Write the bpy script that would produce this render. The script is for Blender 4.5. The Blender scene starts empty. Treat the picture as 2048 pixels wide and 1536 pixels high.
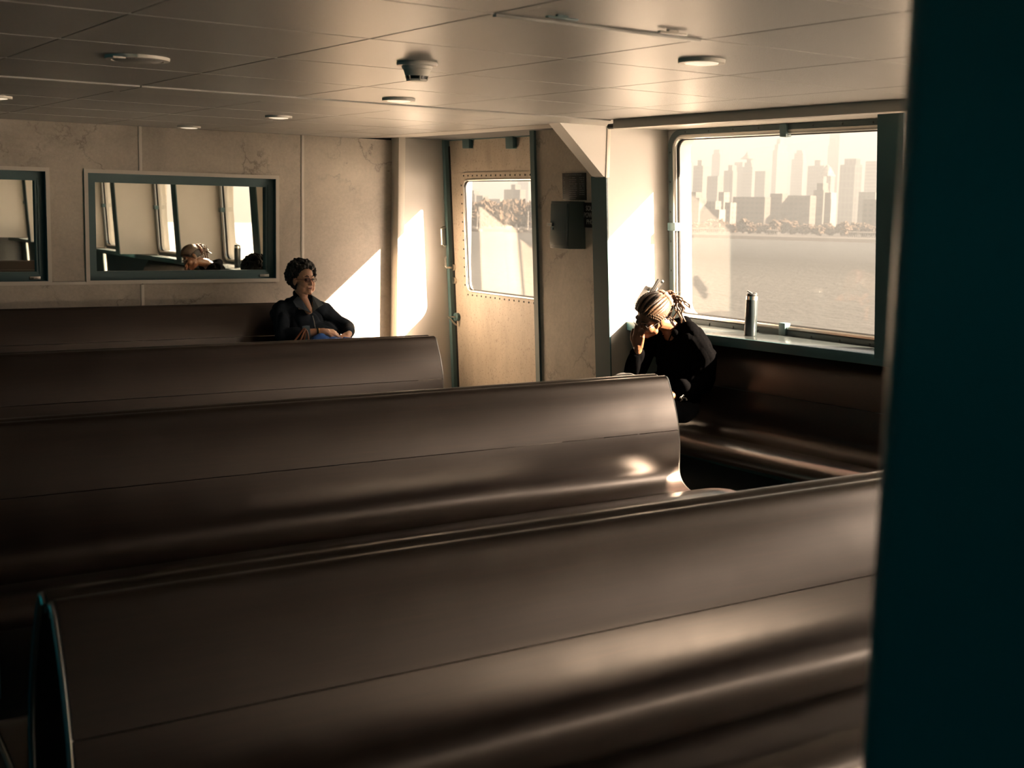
import bpy, bmesh, math, random
from mathutils import Vector, Matrix, noise
random.seed(7)
SC = bpy.context.scene
COL = SC.collection

# ------------------------------------------------------------------ camera
W, H = 2048, 1536
VP1 = Vector((4850., 502.)); VP2 = Vector((-720., 376.)); CC = Vector((1024., 768.))
FPX = math.sqrt(-(VP1 - CC).dot(VP2 - CC))
_ex = Vector((VP1.x - CC.x, VP1.y - CC.y, FPX)).normalized()
_ey = Vector((VP2.x - CC.x, VP2.y - CC.y, FPX)).normalized()
_ez = _ex.cross(_ey).normalized()
if _ez.y > 0: _ez = -_ez
RW = Matrix((_ex, _ey, _ez))            # image-frame (x right, y down, z forward) -> room axes
CAMZ = 1.74
cam_d = bpy.data.cameras.new('camera')
cam = bpy.data.objects.new('camera', cam_d); COL.objects.link(cam)
cam_d.sensor_fit = 'HORIZONTAL'; cam_d.sensor_width = 36.0
cam_d.lens = FPX / W * 36.0
cam_d.clip_start = 0.05; cam_d.clip_end = 9000
rot = RW @ Matrix(((1, 0, 0), (0, -1, 0), (0, 0, -1)))
cam.matrix_world = Matrix.Translation((0, 0, CAMZ)) @ rot.to_4x4()
cam_d.dof.use_dof = True; cam_d.dof.focus_distance = 8.5; cam_d.dof.aperture_fstop = 5.0
SC.camera = cam

def ray(px, py):
    return (RW @ Vector(((px - 1024) / FPX, (py - 768) / FPX, 1.0))).normalized()
def onX(px, py, X): r = ray(px, py); return Vector((0, 0, CAMZ)) + r * (X / r.x)
def onY(px, py, Y): r = ray(px, py); return Vector((0, 0, CAMZ)) + r * (Y / r.y)
def onZ(px, py, Z): r = ray(px, py); return Vector((0, 0, CAMZ)) + r * ((Z - CAMZ) / r.z)

# ------------------------------------------------------------------ light
vs = SC.view_settings
vs.view_transform = 'Standard'; vs.look = 'None'; vs.gamma = 1.0; vs.use_curve_mapping = False
vs.exposure = 0.0
SC.cycles.use_denoising = True
SC.cycles.max_bounces = 12; SC.cycles.diffuse_bounces = 3; SC.cycles.glossy_bounces = 4
SC.cycles.transparent_max_bounces = 16; SC.cycles.transmission_bounces = 6
SC.cycles.sample_clamp_indirect = 40.0

world = bpy.data.worlds.new('sky'); SC.world = world; world.use_nodes = True
nt = world.node_tree; nt.nodes.clear()
w_out = nt.nodes.new('ShaderNodeOutputWorld'); w_bg = nt.nodes.new('ShaderNodeBackground')
w_tc = nt.nodes.new('ShaderNodeTexCoord'); w_sep = nt.nodes.new('ShaderNodeSeparateXYZ')
w_ramp = nt.nodes.new('ShaderNodeValToRGB')
w_ramp.color_ramp.elements[0].position = 0.0; w_ramp.color_ramp.elements[0].color = (0.82, 0.69, 0.57, 1)
w_ramp.color_ramp.elements[1].position = 0.80; w_ramp.color_ramp.elements[1].color = (0.16, 0.40, 0.48, 1)
e = w_ramp.color_ramp.elements.new(0.12); e.color = (0.80, 0.70, 0.60, 1)
e = w_ramp.color_ramp.elements.new(0.36); e.color = (0.24, 0.50, 0.60, 1)
nt.links.new(w_tc.outputs['Generated'], w_sep.inputs[0]); nt.links.new(w_sep.outputs['Z'], w_ramp.inputs[0])
nt.links.new(w_ramp.outputs[0], w_bg.inputs['Color']); nt.links.new(w_bg.outputs[0], w_out.inputs[0])
w_bg.inputs['Strength'].default_value = 1.0
def _wm(op, a, b=None):
    n = nt.nodes.new('ShaderNodeMath'); n.operation = op
    for i, q in enumerate((a, b)):
        if q is None: continue
        if isinstance(q, (int, float)): n.inputs[i].default_value = q
        else: nt.links.new(q, n.inputs[i])
    return n.outputs[0]
SUN_TRAVEL = Vector((-0.93, 1.0, -0.80)).normalized()
w_nrm = nt.nodes.new('ShaderNodeVectorMath'); w_nrm.operation = 'NORMALIZE'; nt.links.new(w_tc.outputs['Generated'], w_nrm.inputs[0])
w_dot = nt.nodes.new('ShaderNodeVectorMath'); w_dot.operation = 'DOT_PRODUCT'; w_dot.inputs[1].default_value = -SUN_TRAVEL
nt.links.new(w_nrm.outputs[0], w_dot.inputs[0])
w_c = _wm('MAXIMUM', w_dot.outputs['Value'], 0.0)
w_glow = _wm('ADD', _wm('MULTIPLY', _wm('POWER', w_c, 9.0), 8.0), _wm('MULTIPLY', _wm('POWER', w_c, 40.0), 45.0))
w_gc = nt.nodes.new('ShaderNodeVectorMath'); w_gc.operation = 'SCALE'; w_gc.inputs[0].default_value = (1.0, 0.78, 0.62); nt.links.new(w_glow, w_gc.inputs['Scale'])
w_add = nt.nodes.new('ShaderNodeVectorMath'); w_add.operation = 'ADD'; nt.links.new(w_ramp.outputs[0], w_add.inputs[0]); nt.links.new(w_gc.outputs[0], w_add.inputs[1])
nt.links.new(w_add.outputs[0], w_bg.inputs['Color'])

sun_d = bpy.data.lights.new('sun', 'SUN'); sun = bpy.data.objects.new('sun', sun_d); COL.objects.link(sun)
sun.rotation_mode = 'QUATERNION'; sun.rotation_quaternion = SUN_TRAVEL.to_track_quat('-Z', 'Y')
sun.location = (30, -30, 30)
sun_d.energy = 130.0; sun_d.color = (1.0, 0.78, 0.58); sun_d.angle = math.radians(0.6)

# ------------------------------------------------------------------ materials
def mat(name, color, rough=0.5, metal=0.0, spec=0.5, build=None, **kw):
    m = bpy.data.materials.new(name); m.use_nodes = True
    b = m.node_tree.nodes['Principled BSDF']
    b.inputs['Base Color'].default_value = (*color, 1); b.inputs['Roughness'].default_value = rough
    b.inputs['Metallic'].default_value = metal; b.inputs['Specular IOR Level'].default_value = spec
    for k, v in kw.items(): b.inputs[k.replace('_', ' ')].default_value = v
    if build: build(m.node_tree, b)
    return m
def N(t, k, **kw):
    n = t.nodes.new(k)
    for a, v in kw.items(): setattr(n, a, v)
    return n
def ramp(t, fac, stops):
    r = N(t, 'ShaderNodeValToRGB'); els = r.color_ramp.elements
    els[0].position, els[0].color = stops[0][0], (*stops[0][1], 1)
    els[1].position, els[1].color = stops[-1][0], (*stops[-1][1], 1)
    for p, c in stops[1:-1]:
        x = els.new(p); x.color = (*c, 1)
    t.links.new(fac, r.inputs[0]); return r
def coords(t, scale=(1, 1, 1), kind='Object'):
    c = N(t, 'ShaderNodeTexCoord'); mp = N(t, 'ShaderNodeMapping'); mp.inputs['Scale'].default_value = scale
    t.links.new(c.outputs[kind], mp.inputs[0]); return mp.outputs[0]
def noise_tex(t, vec, scale, detail=4, rough=0.55, dist=0.0):
    n = N(t, 'ShaderNodeTexNoise'); n.inputs['Scale'].default_value = scale; n.inputs['Detail'].default_value = detail
    n.inputs['Roughness'].default_value = rough; n.inputs['Distortion'].default_value = dist
    t.links.new(vec, n.inputs['Vector']); return n
def bump(t, b, height, strength=0.2, dist=0.01):
    n = N(t, 'ShaderNodeBump'); n.inputs['Strength'].default_value = strength; n.inputs['Distance'].default_value = dist
    t.links.new(height, n.inputs['Height']); t.links.new(n.outputs[0], b.inputs['Normal'])

def b_wood(t, b):
    v = coords(t, (0.9, 26, 26)); n = noise_tex(t, v, 3.2, 6, 0.6, 0.6)
    r = ramp(t, n.outputs['Fac'], [(0.3, (0.006, 0.0036, 0.0030)), (0.55, (0.013, 0.0062, 0.0045)), (0.75, (0.022, 0.0098, 0.0065))])
    t.links.new(r.outputs[0], b.inputs['Base Color'])
    n2 = noise_tex(t, coords(t, (1, 1, 1)), 5, 3); r2 = ramp(t, n2.outputs['Fac'], [(0.3, (0.31,) * 3), (0.7, (0.38,) * 3)])
    t.links.new(r2.outputs[0], b.inputs['Roughness'])
WOOD = mat('bench_laminate', (0.05, 0.025, 0.017), 0.33, spec=0.75, build=b_wood, Coat_Weight=0.2, Coat_Roughness=0.32, Specular_Tint=(1.0, 0.90, 0.82, 1))
def b_stone(t, b):
    v = coords(t); n = noise_tex(t, v, 1.6, 8, 0.65, 0.4); n2 = noise_tex(t, v, 38, 5, 0.7)
    r = ramp(t, n.outputs['Fac'], [(0.3, (0.380, 0.335, 0.28)), (0.5, (0.49, 0.43, 0.36)), (0.72, (0.60, 0.53, 0.44))])
    vor = N(t, 'ShaderNodeTexVoronoi', feature='DISTANCE_TO_EDGE'); vor.inputs['Scale'].default_value = 1.15
    nd = noise_tex(t, v, 2.4, 6, 0.65)
    mx = N(t, 'ShaderNodeVectorMath', operation='ADD'); sc = N(t, 'ShaderNodeVectorMath', operation='SCALE'); sc.inputs['Scale'].default_value = 0.75
    t.links.new(nd.outputs['Color'], sc.inputs[0]); t.links.new(v, mx.inputs[0]); t.links.new(sc.outputs[0], mx.inputs[1]); t.links.new(mx.outputs[0], vor.inputs['Vector'])
    vein = ramp(t, vor.outputs['Distance'], [(0.0, (0.42, 0.41, 0.40)), (0.010, (0.8, 0.8, 0.8)), (0.024, (1, 1, 1))])
    brk = noise_tex(t, v, 2.1, 3); bk = ramp(t, brk.outputs['Fac'], [(0.46, (0, 0, 0)), (0.6, (1, 1, 1))])
    mv = N(t, 'ShaderNodeMixRGB'); mv.inputs[1].default_value = (1, 1, 1, 1)
    t.links.new(bk.outputs[0], mv.inputs[0]); t.links.new(vein.outputs[0], mv.inputs[2])
    m1 = N(t, 'ShaderNodeMixRGB', blend_type='MULTIPLY'); m1.inputs[0].default_value = 0.85
    t.links.new(r.outputs[0], m1.inputs[1]); t.links.new(mv.outputs[0], m1.inputs[2])
    sp = ramp(t, n2.outputs['Fac'], [(0.3, (0.86, 0.86, 0.86)), (0.7, (1.05, 1.05, 1.05))])
    m2 = N(t, 'ShaderNodeMixRGB', blend_type='MULTIPLY'); m2.inputs[0].default_value = 1.0
    t.links.new(m1.outputs[0], m2.inputs[1]); t.links.new(sp.outputs[0], m2.inputs[2])
    t.links.new(m2.outputs[0], b.inputs['Base Color'])
STONE = mat('stone_laminate', (0.36, 0.31, 0.26), 0.42, spec=0.35, build=b_stone)
def b_doorpaint(t, b):
    v = coords(t, (1, 1, 0.35)); n = noise_tex(t, v, 5, 8, 0.7); n2 = noise_tex(t, coords(t), 60, 4, 0.6)
    r = ramp(t, n.outputs['Fac'], [(0.3, (0.36, 0.30, 0.235)), (0.6, (0.47, 0.40, 0.32))])
    s = ramp(t, n2.outputs['Fac'], [(0.34, (0.55, 0.52, 0.5)), (0.42, (1, 1, 1))])
    m = N(t, 'ShaderNodeMixRGB', blend_type='MULTIPLY'); m.inputs[0].default_value = 0.8
    t.links.new(r.outputs[0], m.inputs[1]); t.links.new(s.outputs[0], m.inputs[2]); t.links.new(m.outputs[0], b.inputs['Base Color'])
DOORP = mat('worn_door_paint', (0.42, 0.36, 0.28), 0.5, build=b_doorpaint)
def b_perf(t, b):
    v = coords(t); 
    sep = N(t, 'ShaderNodeSeparateXYZ'); t.links.new(v, sep.inputs[0])
    def m(op, a, c=None):
        n = N(t, 'ShaderNodeMath', operation=op)
        for i, q in enumerate((a, c)):
            if q is None: continue
            if isinstance(q, (int, float)): n.inputs[i].default_value = q
            else: t.links.new(q, n.inputs[i])
        return n.outputs[0]
    s = 140.0
    fx = m('SUBTRACT', m('FRACT', m('MULTIPLY', sep.outputs['X'], s)), 0.5); fy = m('SUBTRACT', m('FRACT', m('MULTIPLY', sep.outputs['Y'], s)), 0.5)
    d = m('SQRT', m('ADD', m('MULTIPLY', fx, fx), m('MULTIPLY', fy, fy)))
    r = ramp(t, d, [(0.26, (0.10, 0.10, 0.10)), (0.34, (0.52, 0.505, 0.48))])
    t.links.new(r.outputs[0], b.inputs['Base Color'])
PERF = mat('perforated_ceiling_metal', (0.6, 0.57, 0.53), 0.40, spec=0.7, build=b_perf)
CEILBASE = mat('ceiling_backing', (0.10, 0.10, 0.10), 0.7)
CEILTRIM = mat('ceiling_trim', (0.46, 0.45, 0.42), 0.42, spec=0.6)
LTRIM = mat('light_trim', (0.62, 0.57, 0.50), 0.35)
PAINT = mat('cream_paint', (0.52, 0.49, 0.45), 0.45)
HULLP = mat('hull_panel_paint', (0.30, 0.33, 0.32), 0.45)
TEAL = mat('teal_paint_and_shade', (0.032, 0.088, 0.098), 0.42, spec=0.5)  # teal paint; on the frame columns it stands in for shade
POSTP = mat('near_post_paint', (0.045, 0.190, 0.215), 0.34, spec=0.5)
FRAMEG = mat('teal_grey_frame', (0.075, 0.14, 0.15), 0.45)
WINF = mat('window_frame_paint', (0.060, 0.088, 0.092), 0.38)
ALU = mat('aluminium', (0.62, 0.60, 0.56), 0.30, metal=1.0)
STEEL = mat('stainless_steel', (0.60, 0.57, 0.52), 0.28, metal=1.0)
EDGE = mat('edge_trim_metal', (0.50, 0.50, 0.47), 0.32, metal=1.0)
DARKM = mat('dark_metal', (0.03, 0.035, 0.035), 0.5)
BLACK = mat('black_plastic', (0.008, 0.010, 0.011), 0.4)
RUBBER = mat('black_rubber', (0.012, 0.012, 0.012), 0.7)
FLOORM = mat('floor_vinyl', (0.055, 0.060, 0.060), 0.45, build=lambda t, b: t.links.new(ramp(t, noise_tex(t, coords(t), 40, 5).outputs['Fac'], [(0.35, (0.007, 0.008, 0.008)), (0.7, (0.013, 0.014, 0.014))]).outputs[0], b.inputs['Base Color']))
DARKWALL = mat('dim_wall_panel', (0.05, 0.055, 0.055), 0.55)
WHITEP = mat('white_plastic', (0.70, 0.67, 0.61), 0.45)
SIGNB = mat('sign_black', (0.010, 0.012, 0.013), 0.35)
SIGNT = mat('sign_lettering', (0.42, 0.42, 0.40), 0.5)
SIGNT2 = mat('sign_small_lettering', (0.16, 0.17, 0.17), 0.5)
def glass_mat(name, tint, refl=1.0, rough=0.0):
    m = bpy.data.materials.new(name); m.use_nodes = True; t = m.node_tree; t.nodes.clear()
    o = N(t, 'ShaderNodeOutputMaterial'); mx = N(t, 'ShaderNodeMixShader'); tr = N(t, 'ShaderNodeBsdfTransparent'); gl = N(t, 'ShaderNodeBsdfGlossy')
    lw = N(t, 'ShaderNodeLayerWeight'); pw = N(t, 'ShaderNodeMath', operation='POWER'); pw.inputs[1].default_value = 4.0
    fr = N(t, 'ShaderNodeMath', operation='MULTIPLY_ADD'); fr.inputs[1].default_value = 0.7; fr.inputs[2].default_value = 0.012
    t.links.new(lw.outputs['Facing'], pw.inputs[0]); t.links.new(pw.outputs[0], fr.inputs[0])
    tr.inputs['Color'].default_value = (*tint, 1); gl.inputs['Roughness'].default_value = rough; gl.inputs['Color'].default_value = (refl, refl, refl, 1)
    t.links.new(fr.outputs[0], mx.inputs[0]); t.links.new(tr.outputs[0], mx.inputs[1]); t.links.new(gl.outputs[0], mx.inputs[2]); t.links.new(mx.outputs[0], o.inputs[0])
    return m
GLASS = glass_mat('window_glass', (0.97, 0.96, 0.94))
TEALFILL = glass_mat('teal_fill_glass', (0.12, 0.70, 0.80))  # tint made up to turn the left-hand fill light teal
MIRROR = mat('dark_reflective_glass', (0.78, 0.80, 0.74), 0.012, metal=1.0)
LENS = glass_mat('spectacle_lens', (0.75, 0.68, 0.62))
LAMP = bpy.data.materials.new('lamp_diffuser'); LAMP.use_nodes = True
_b = LAMP.node_tree.nodes['Principled BSDF']; _b.inputs['Base Color'].default_value = (0.8, 0.74, 0.65, 1)
_b.inputs['Emission Color'].default_value = (1.0, 0.82, 0.60, 1); _b.inputs['Emission Strength'].default_value = 0.85

# ------------------------------------------------------------------ mesh helpers
class MB:
    def __init__(s): s.v = []; s.f = []
    def add(s, vs, fs):
        o = len(s.v); s.v += [tuple(x) for x in vs]; s.f += [tuple(i + o for i in f) for f in fs]; return s
    def box(s, x0, x1, y0, y1, z0, z1, fn=None):
        vs = [(x, y, z) for x in (x0, x1) for y in (y0, y1) for z in (z0, z1)]
        if fn: vs = [fn(*q) for q in vs]
        return s.add(vs, [(0, 1, 3, 2), (4, 6, 7, 5), (0, 4, 5, 1), (2, 3, 7, 6), (0, 2, 6, 4), (1, 5, 7, 3)])
    def bevbox(s, x0, x1, y0, y1, z0, z1, r=0.005, fn=None):
        bm = bmesh.new(); bmesh.ops.create_cube(bm, size=1.0)
        for v in bm.verts: v.co = Vector(((x0 + x1) / 2 + v.co.x * (x1 - x0), (y0 + y1) / 2 + v.co.y * (y1 - y0), (z0 + z1) / 2 + v.co.z * (z1 - z0)))
        bmesh.ops.bevel(bm, geom=bm.edges[:], offset=r, segments=2, affect='EDGES', profile=0.6)
        bm.verts.index_update()
        s.add([(fn(*v.co) if fn else v.co[:]) for v in bm.verts], [[v.index for v in f.verts] for f in bm.faces]); bm.free(); return s
    def prism(s, poly, a, b, fn):
        n = len(poly); vs = [fn(p, a) for p in poly] + [fn(p, b) for p in poly]
        fs = [tuple(range(n))[::-1], tuple(range(n, 2 * n))] + [(i, (i + 1) % n, n + (i + 1) % n, n + i) for i in range(n)]
        return s.add(vs, fs)
    def sheet(s, top, bot, a, b, fn):
        n = len(top); vs = []
        for q in (a, b):
            vs += [fn(p, q) for p in top] + [fn(p, q) for p in bot]
        fs = []
        for i in range(n - 1):
            fs += [(i, i + 1, 2 * n + i + 1, 2 * n + i), (n + i + 1, n + i, 3 * n + i, 3 * n + i + 1)]
            fs += [(i, n + i, n + i + 1, i + 1), (2 * n + i, 2 * n + i + 1, 3 * n + i + 1, 3 * n + i)]
        for i in (0, n - 1): fs += [(i, 2 * n + i, 3 * n + i, n + i)]
        return s.add(vs, fs)
    def tube(s, path, r, k=10, closed=False, caps=True, flat=None):
        path = [Vector(p) for p in path]; n = len(path); rs = r if isinstance(r, (list, tuple)) else [r] * n
        rings = []; up = None
        for i in range(n):
            a = path[(i - 1) % n] if (closed or i > 0) else path[i]; b = path[(i + 1) % n] if (closed or i < n - 1) else path[i]
            t = (b - a).normalized()
            if up is None:
                up = t.orthogonal().normalized()
            up = (up - t * up.dot(t)).normalized(); sd = t.cross(up)
            rings.append([path[i] + (up * math.cos(2 * math.pi * j / k) + sd * math.sin(2 * math.pi * j / k)) * rs[i] for j in range(k)])
        vs = [p for rg in rings for p in rg]; fs = []
        for i in range(n if closed else n - 1):
            i2 = (i + 1) % n
            fs += [(i * k + j, i * k + (j + 1) % k, i2 * k + (j + 1) % k, i2 * k + j) for j in range(k)]
        if caps and not closed: fs += [tuple(range(k))[::-1], tuple((n - 1) * k + j for j in range(k))]
        return s.add(vs, fs)
    def lathe(s, prof, c, k=32, axis='Z'):
        vs = []; n = len(prof)
        for j in range(k):
            a = 2 * math.pi * j / k
            for r, h in prof: vs.append((c[0] + r * math.cos(a), c[1] + r * math.sin(a), c[2] + h))
        fs = [(j * n + i, j * n + i + 1, ((j + 1) % k) * n + i + 1, ((j + 1) % k) * n + i) for j in range(k) for i in range(n - 1)]
        return s.add(vs, fs)
    def ell(s, c, r, M=None, seg=20, rng=12):
        vs = []; c = Vector(c)
        for i in range(rng + 1):
            th = math.pi * i / rng
            for j in range(seg):
                ph = 2 * math.pi * j / seg
                p = Vector((r[0] * math.sin(th) * math.cos(ph), r[1] * math.sin(th) * math.sin(ph), r[2] * math.cos(th)))
                vs.append(c + (M @ p if M else p))
        fs = [(i * seg + j, (i + 1) * seg + j, (i + 1) * seg + (j + 1) % seg, i * seg + (j + 1) % seg) for i in range(rng) for j in range(seg)]
        return s.add(vs, fs)
    def mesh(s, name, smooth=True):
        me = bpy.data.meshes.new(name); me.from_pydata(s.v, [], s.f); me.update()
        bm = bmesh.new(); bm.from_mesh(me); bmesh.ops.remove_doubles(bm, verts=bm.verts, dist=1e-6)
        bmesh.ops.recalc_face_normals(bm, faces=bm.faces); bm.to_mesh(me); bm.free()
        if smooth:
            for p in me.polygons: p.use_smooth = True
            me.set_sharp_from_angle(angle=math.radians(38))
        return me
    def build(s, name, m, parent=None, smooth=True):
        return link(name, s.mesh(name, smooth), m, parent)
def link(name, me, m, parent=None):
    o = bpy.data.objects.new(name, me); COL.objects.link(o)
    if m is not None:
        me.materials.clear(); me.materials.append(m)
    if parent is not None: o.parent = parent
    return o
def tag(o, label=None, cat=None, group=None, kind=None):
    if label: o['label'] = label
    if cat: o['category'] = cat
    if group: o['group'] = group
    if kind: o['kind'] = kind
    return o
def thing(name, label, cat, group=None, kind=None, loc=None):
    o = bpy.data.objects.new(name, None); COL.objects.link(o); o.empty_display_size = 0.1
    return tag(o, label, cat, group, kind)
def struct(o, label=None): return tag(o, label, None, None, 'structure')
def rrect(y0, y1, z0, z1, r, k=6):
    out = []
    for cy, cz, a0 in ((y1 - r, z1 - r, 0), (y0 + r, z1 - r, 90), (y0 + r, z0 + r, 180), (y1 - r, z0 + r, 270)):
        for i in range(k + 1):
            a = math.radians(a0 + 90 * i / k); out.append((cy + r * math.cos(a), cz + r * math.sin(a)))
    return out
def rect_match(y0, y1, z0, z1, k=6):
    out = []
    for y, z in ((y1, z1), (y0, z1), (y0, z0), (y1, z0)): out += [(y, z)] * (k + 1)
    return out
def ringplate(mb, outer, inner, d0, d1, fn):
    n = len(outer); vs = []
    for lst, d in ((outer, d0), (inner, d0), (outer, d1), (inner, d1)): vs += [fn(p[0], p[1], d) for p in lst]
    for i in range(n):
        j = (i + 1) % n
        mb.add([vs[i], vs[j], vs[n + j], vs[n + i]], [(0, 1, 2, 3)]); mb.add([vs[2 * n + i], vs[2 * n + j], vs[3 * n + j], vs[3 * n + i]], [(3, 2, 1, 0)])
        mb.add([vs[n + i], vs[n + j], vs[3 * n + j], vs[3 * n + i]], [(0, 1, 2, 3)]); mb.add([vs[i], vs[j], vs[2 * n + j], vs[2 * n + i]], [(3, 2, 1, 0)])
    return mb
def text_mesh(body, size, m, parent, M, name='lettering', align='CENTER', extrude=0.0006):
    cu = bpy.data.curves.new('lettering', 'FONT'); cu.body = body; cu.size = size; cu.align_x = align; cu.align_y = 'CENTER'; cu.extrude = extrude
    tmp = bpy.data.objects.new('tmp', cu); COL.objects.link(tmp)
    dg = bpy.context.evaluated_depsgraph_get(); me = bpy.data.meshes.new_from_object(tmp.evaluated_get(dg))
    bpy.data.objects.remove(tmp); me.transform(M)
    return link(name, me, m, parent)

ZC = 2.30      # ceiling
YA = 10.0      # far bulkhead
def hull(y, z, d=0.0): return (5.98 + 0.065 * (2.3 - z) + d, y, z)
RING0, PITCH, RTH = 6.96, 2.49, 0.165
RINGS = [RING0 - PITCH * k for k in range(6)]
def ring_in(z): return 5.45 + 0.07 * (2.06 - z)

# ================================================================== SETTING
# floor
struct(MB().box(-5.1, 6.3, -5.8, 10.2, -0.08, 0.0).build('floor', FLOORM, smooth=False))
# side / rear walls of the cabin (out of view)
wl = struct(thing('wall_left', None, None))
MB().box(-5.1, -5.0, -5.8, 10.2, 0, 1.05).build('wall_panel', DARKWALL, wl, smooth=False)
MB().box(-5.1, -5.0, -5.8, 10.2, 2.15, 2.4).build('wall_panel', DARKWALL, wl, smooth=False)
for i in range(8): MB().box(-5.1, -5.0, -5.8 + i * 2.2, -5.3 + i * 2.2, 1.05, 2.15).build('wall_panel', DARKWALL, wl, smooth=False)
MB().box(-5.06, -5.05, -5.8, 10.2, 1.05, 2.15).build('pane', TEALFILL, wl, smooth=False)  # unseen panes, teal tint added for cool fill from the left
struct(MB().box(-5.1, 6.3, -5.9, -5.8, 0, 2.4).build('wall_near', DARKWALL, smooth=False))

# ------------------------------------------------ ceiling with its tiles
ceil = struct(MB().box(-5.1, 6.4, -5.9, 10.2, 2.322, 2.40).build('ceiling', CEILBASE, smooth=False))
XE = [-1.19, -0.37, 0.45, 1.27, 2.095, 2.92, 3.745, 4.57, 5.07]
YE = [-2.40, -1.60, -0.80, 0.0, 0.81, 1.62, 2.43, 3.235, 4.0, 4.79, 5.61, 6.44, 6.80, 7.60, 8.40, 9.20, 9.99]
tile_cache = {}
for j in range(len(YE) - 1):
    band = abs(YE[j] - 6.44) < 0.01
    for i in range(len(XE) - 1):
        if band and i not in (0, 4): continue
        w = XE[i + 1] - XE[i]; d = YE[j + 1] - YE[j]
        if band: w = XE[4] - XE[0] if i == 0 else XE[8] - XE[4]
        key = (round(w, 3), round(d, 3))
        if key not in tile_cache:
            tile_cache[key] = MB().bevbox(-w / 2 + 0.003, w / 2 - 0.003, -d / 2 + 0.002, d / 2 - 0.002, 0, 0.02, 0.003).mesh('ceiling_tile', smooth=False)
        o = link('ceiling_band' if band else 'ceiling_tile', tile_cache[key], CEILTRIM if band else PERF, ceil)
        o.location = (XE[i] + w / 2, YE[j] + d / 2, ZC - (0.008 if band else 0.0))
for y in YE[3:-1]:
    if abs(y - 6.44) < 0.01 or abs(y - 6.80) < 0.01: continue
    MB().box(XE[0], XE[-1], y - 0.003, y + 0.003, ZC - 0.0012, ZC + 0.004).build('ceiling_joint_strip', CEILTRIM, ceil, smooth=False)
# outboard soffit and head beam along the windows
struct(MB().box(5.08, 6.3, -5.8, 7.0, ZC, ZC + 0.022).build('trim_1', PAINT, smooth=False))
struct(MB().prism([(5.08, ZC), (6.3, ZC + 0.058), (6.3, ZC + 0.09), (5.08, ZC + 0.022)], 7.0, 10.1, lambda p, d: (p[0], d, p[1])).build('trim_8', PAINT, smooth=False))
struct(MB().bevbox(5.065, 5.15, -5.7, 6.42, 2.243, ZC, 0.006).build('trim_2', LTRIM))
MB().tube([(5.10, 6.42, 2.262), (5.10, 6.50, 2.262)], 0.017).build('end_plug', DARKM, bpy.data.objects['trim_2'])

# ------------------------------------------------ far bulkhead
wall = struct(MB().box(-5.1, 6.35, YA + 0.10, YA + 0.16, 0, 2.36).build('wall_far', DARKM, smooth=False))
BAT = [-2.24, -0.87, 0.50, 1.87, 3.238, 4.608, 5.47]
WIN = [(0.965, 2.54), (2.805, 4.386)]; WZ0, WZ1 = 1.088, 1.955
def panel(x0, x1, z0, z1, nm='wall_panel'): return MB().box(x0 + 0.003, x1 - 0.003, YA, YA + 0.1, z0, z1).build(nm, STONE, wall, smooth=False)
panel(-5.0, BAT[0], 0, ZC)
edges = BAT
for a, b in zip(edges[:-1], edges[1:]):
    cuts = [(max(a, w0), min(b, w1)) for w0, w1 in WIN if w0 < b and w1 > a]
    if not cuts: panel(a, b, 0, ZC); continue
    panel(a, b, WZ1, ZC); panel(a, b, 0, WZ0)
    x = a
    for c0, c1 in cuts:
        if c0 - x > 0.01: panel(x, c0, WZ0, WZ1)
        x = c1
    if b - x > 0.01: panel(x, b, WZ0, WZ1)
for x in BAT[:-1]:
    inwin = any(w0 < x < w1 for w0, w1 in WIN)
    for z0, z1 in (((0, WZ0 - 0.012), (WZ1, ZC)) if inwin else ((0, ZC),)):
        MB().bevbox(x - 0.013, x + 0.013, YA - 0.006, YA + 0.02, z0, z1, 0.003).build('batten', LTRIM, wall)
# panel outboard of the corner post, beside the door
MB().box(5.53, 6.2, YA, YA + 0.1, 0, ZC + 0.06).build('recess_panel', PAINT, wall, smooth=False)
struct(MB().bevbox(5.455, 5.525, YA - 0.12, YA + 0.02, 0, ZC + 0.025, 0.012).build('trim_3', LTRIM))

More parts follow.
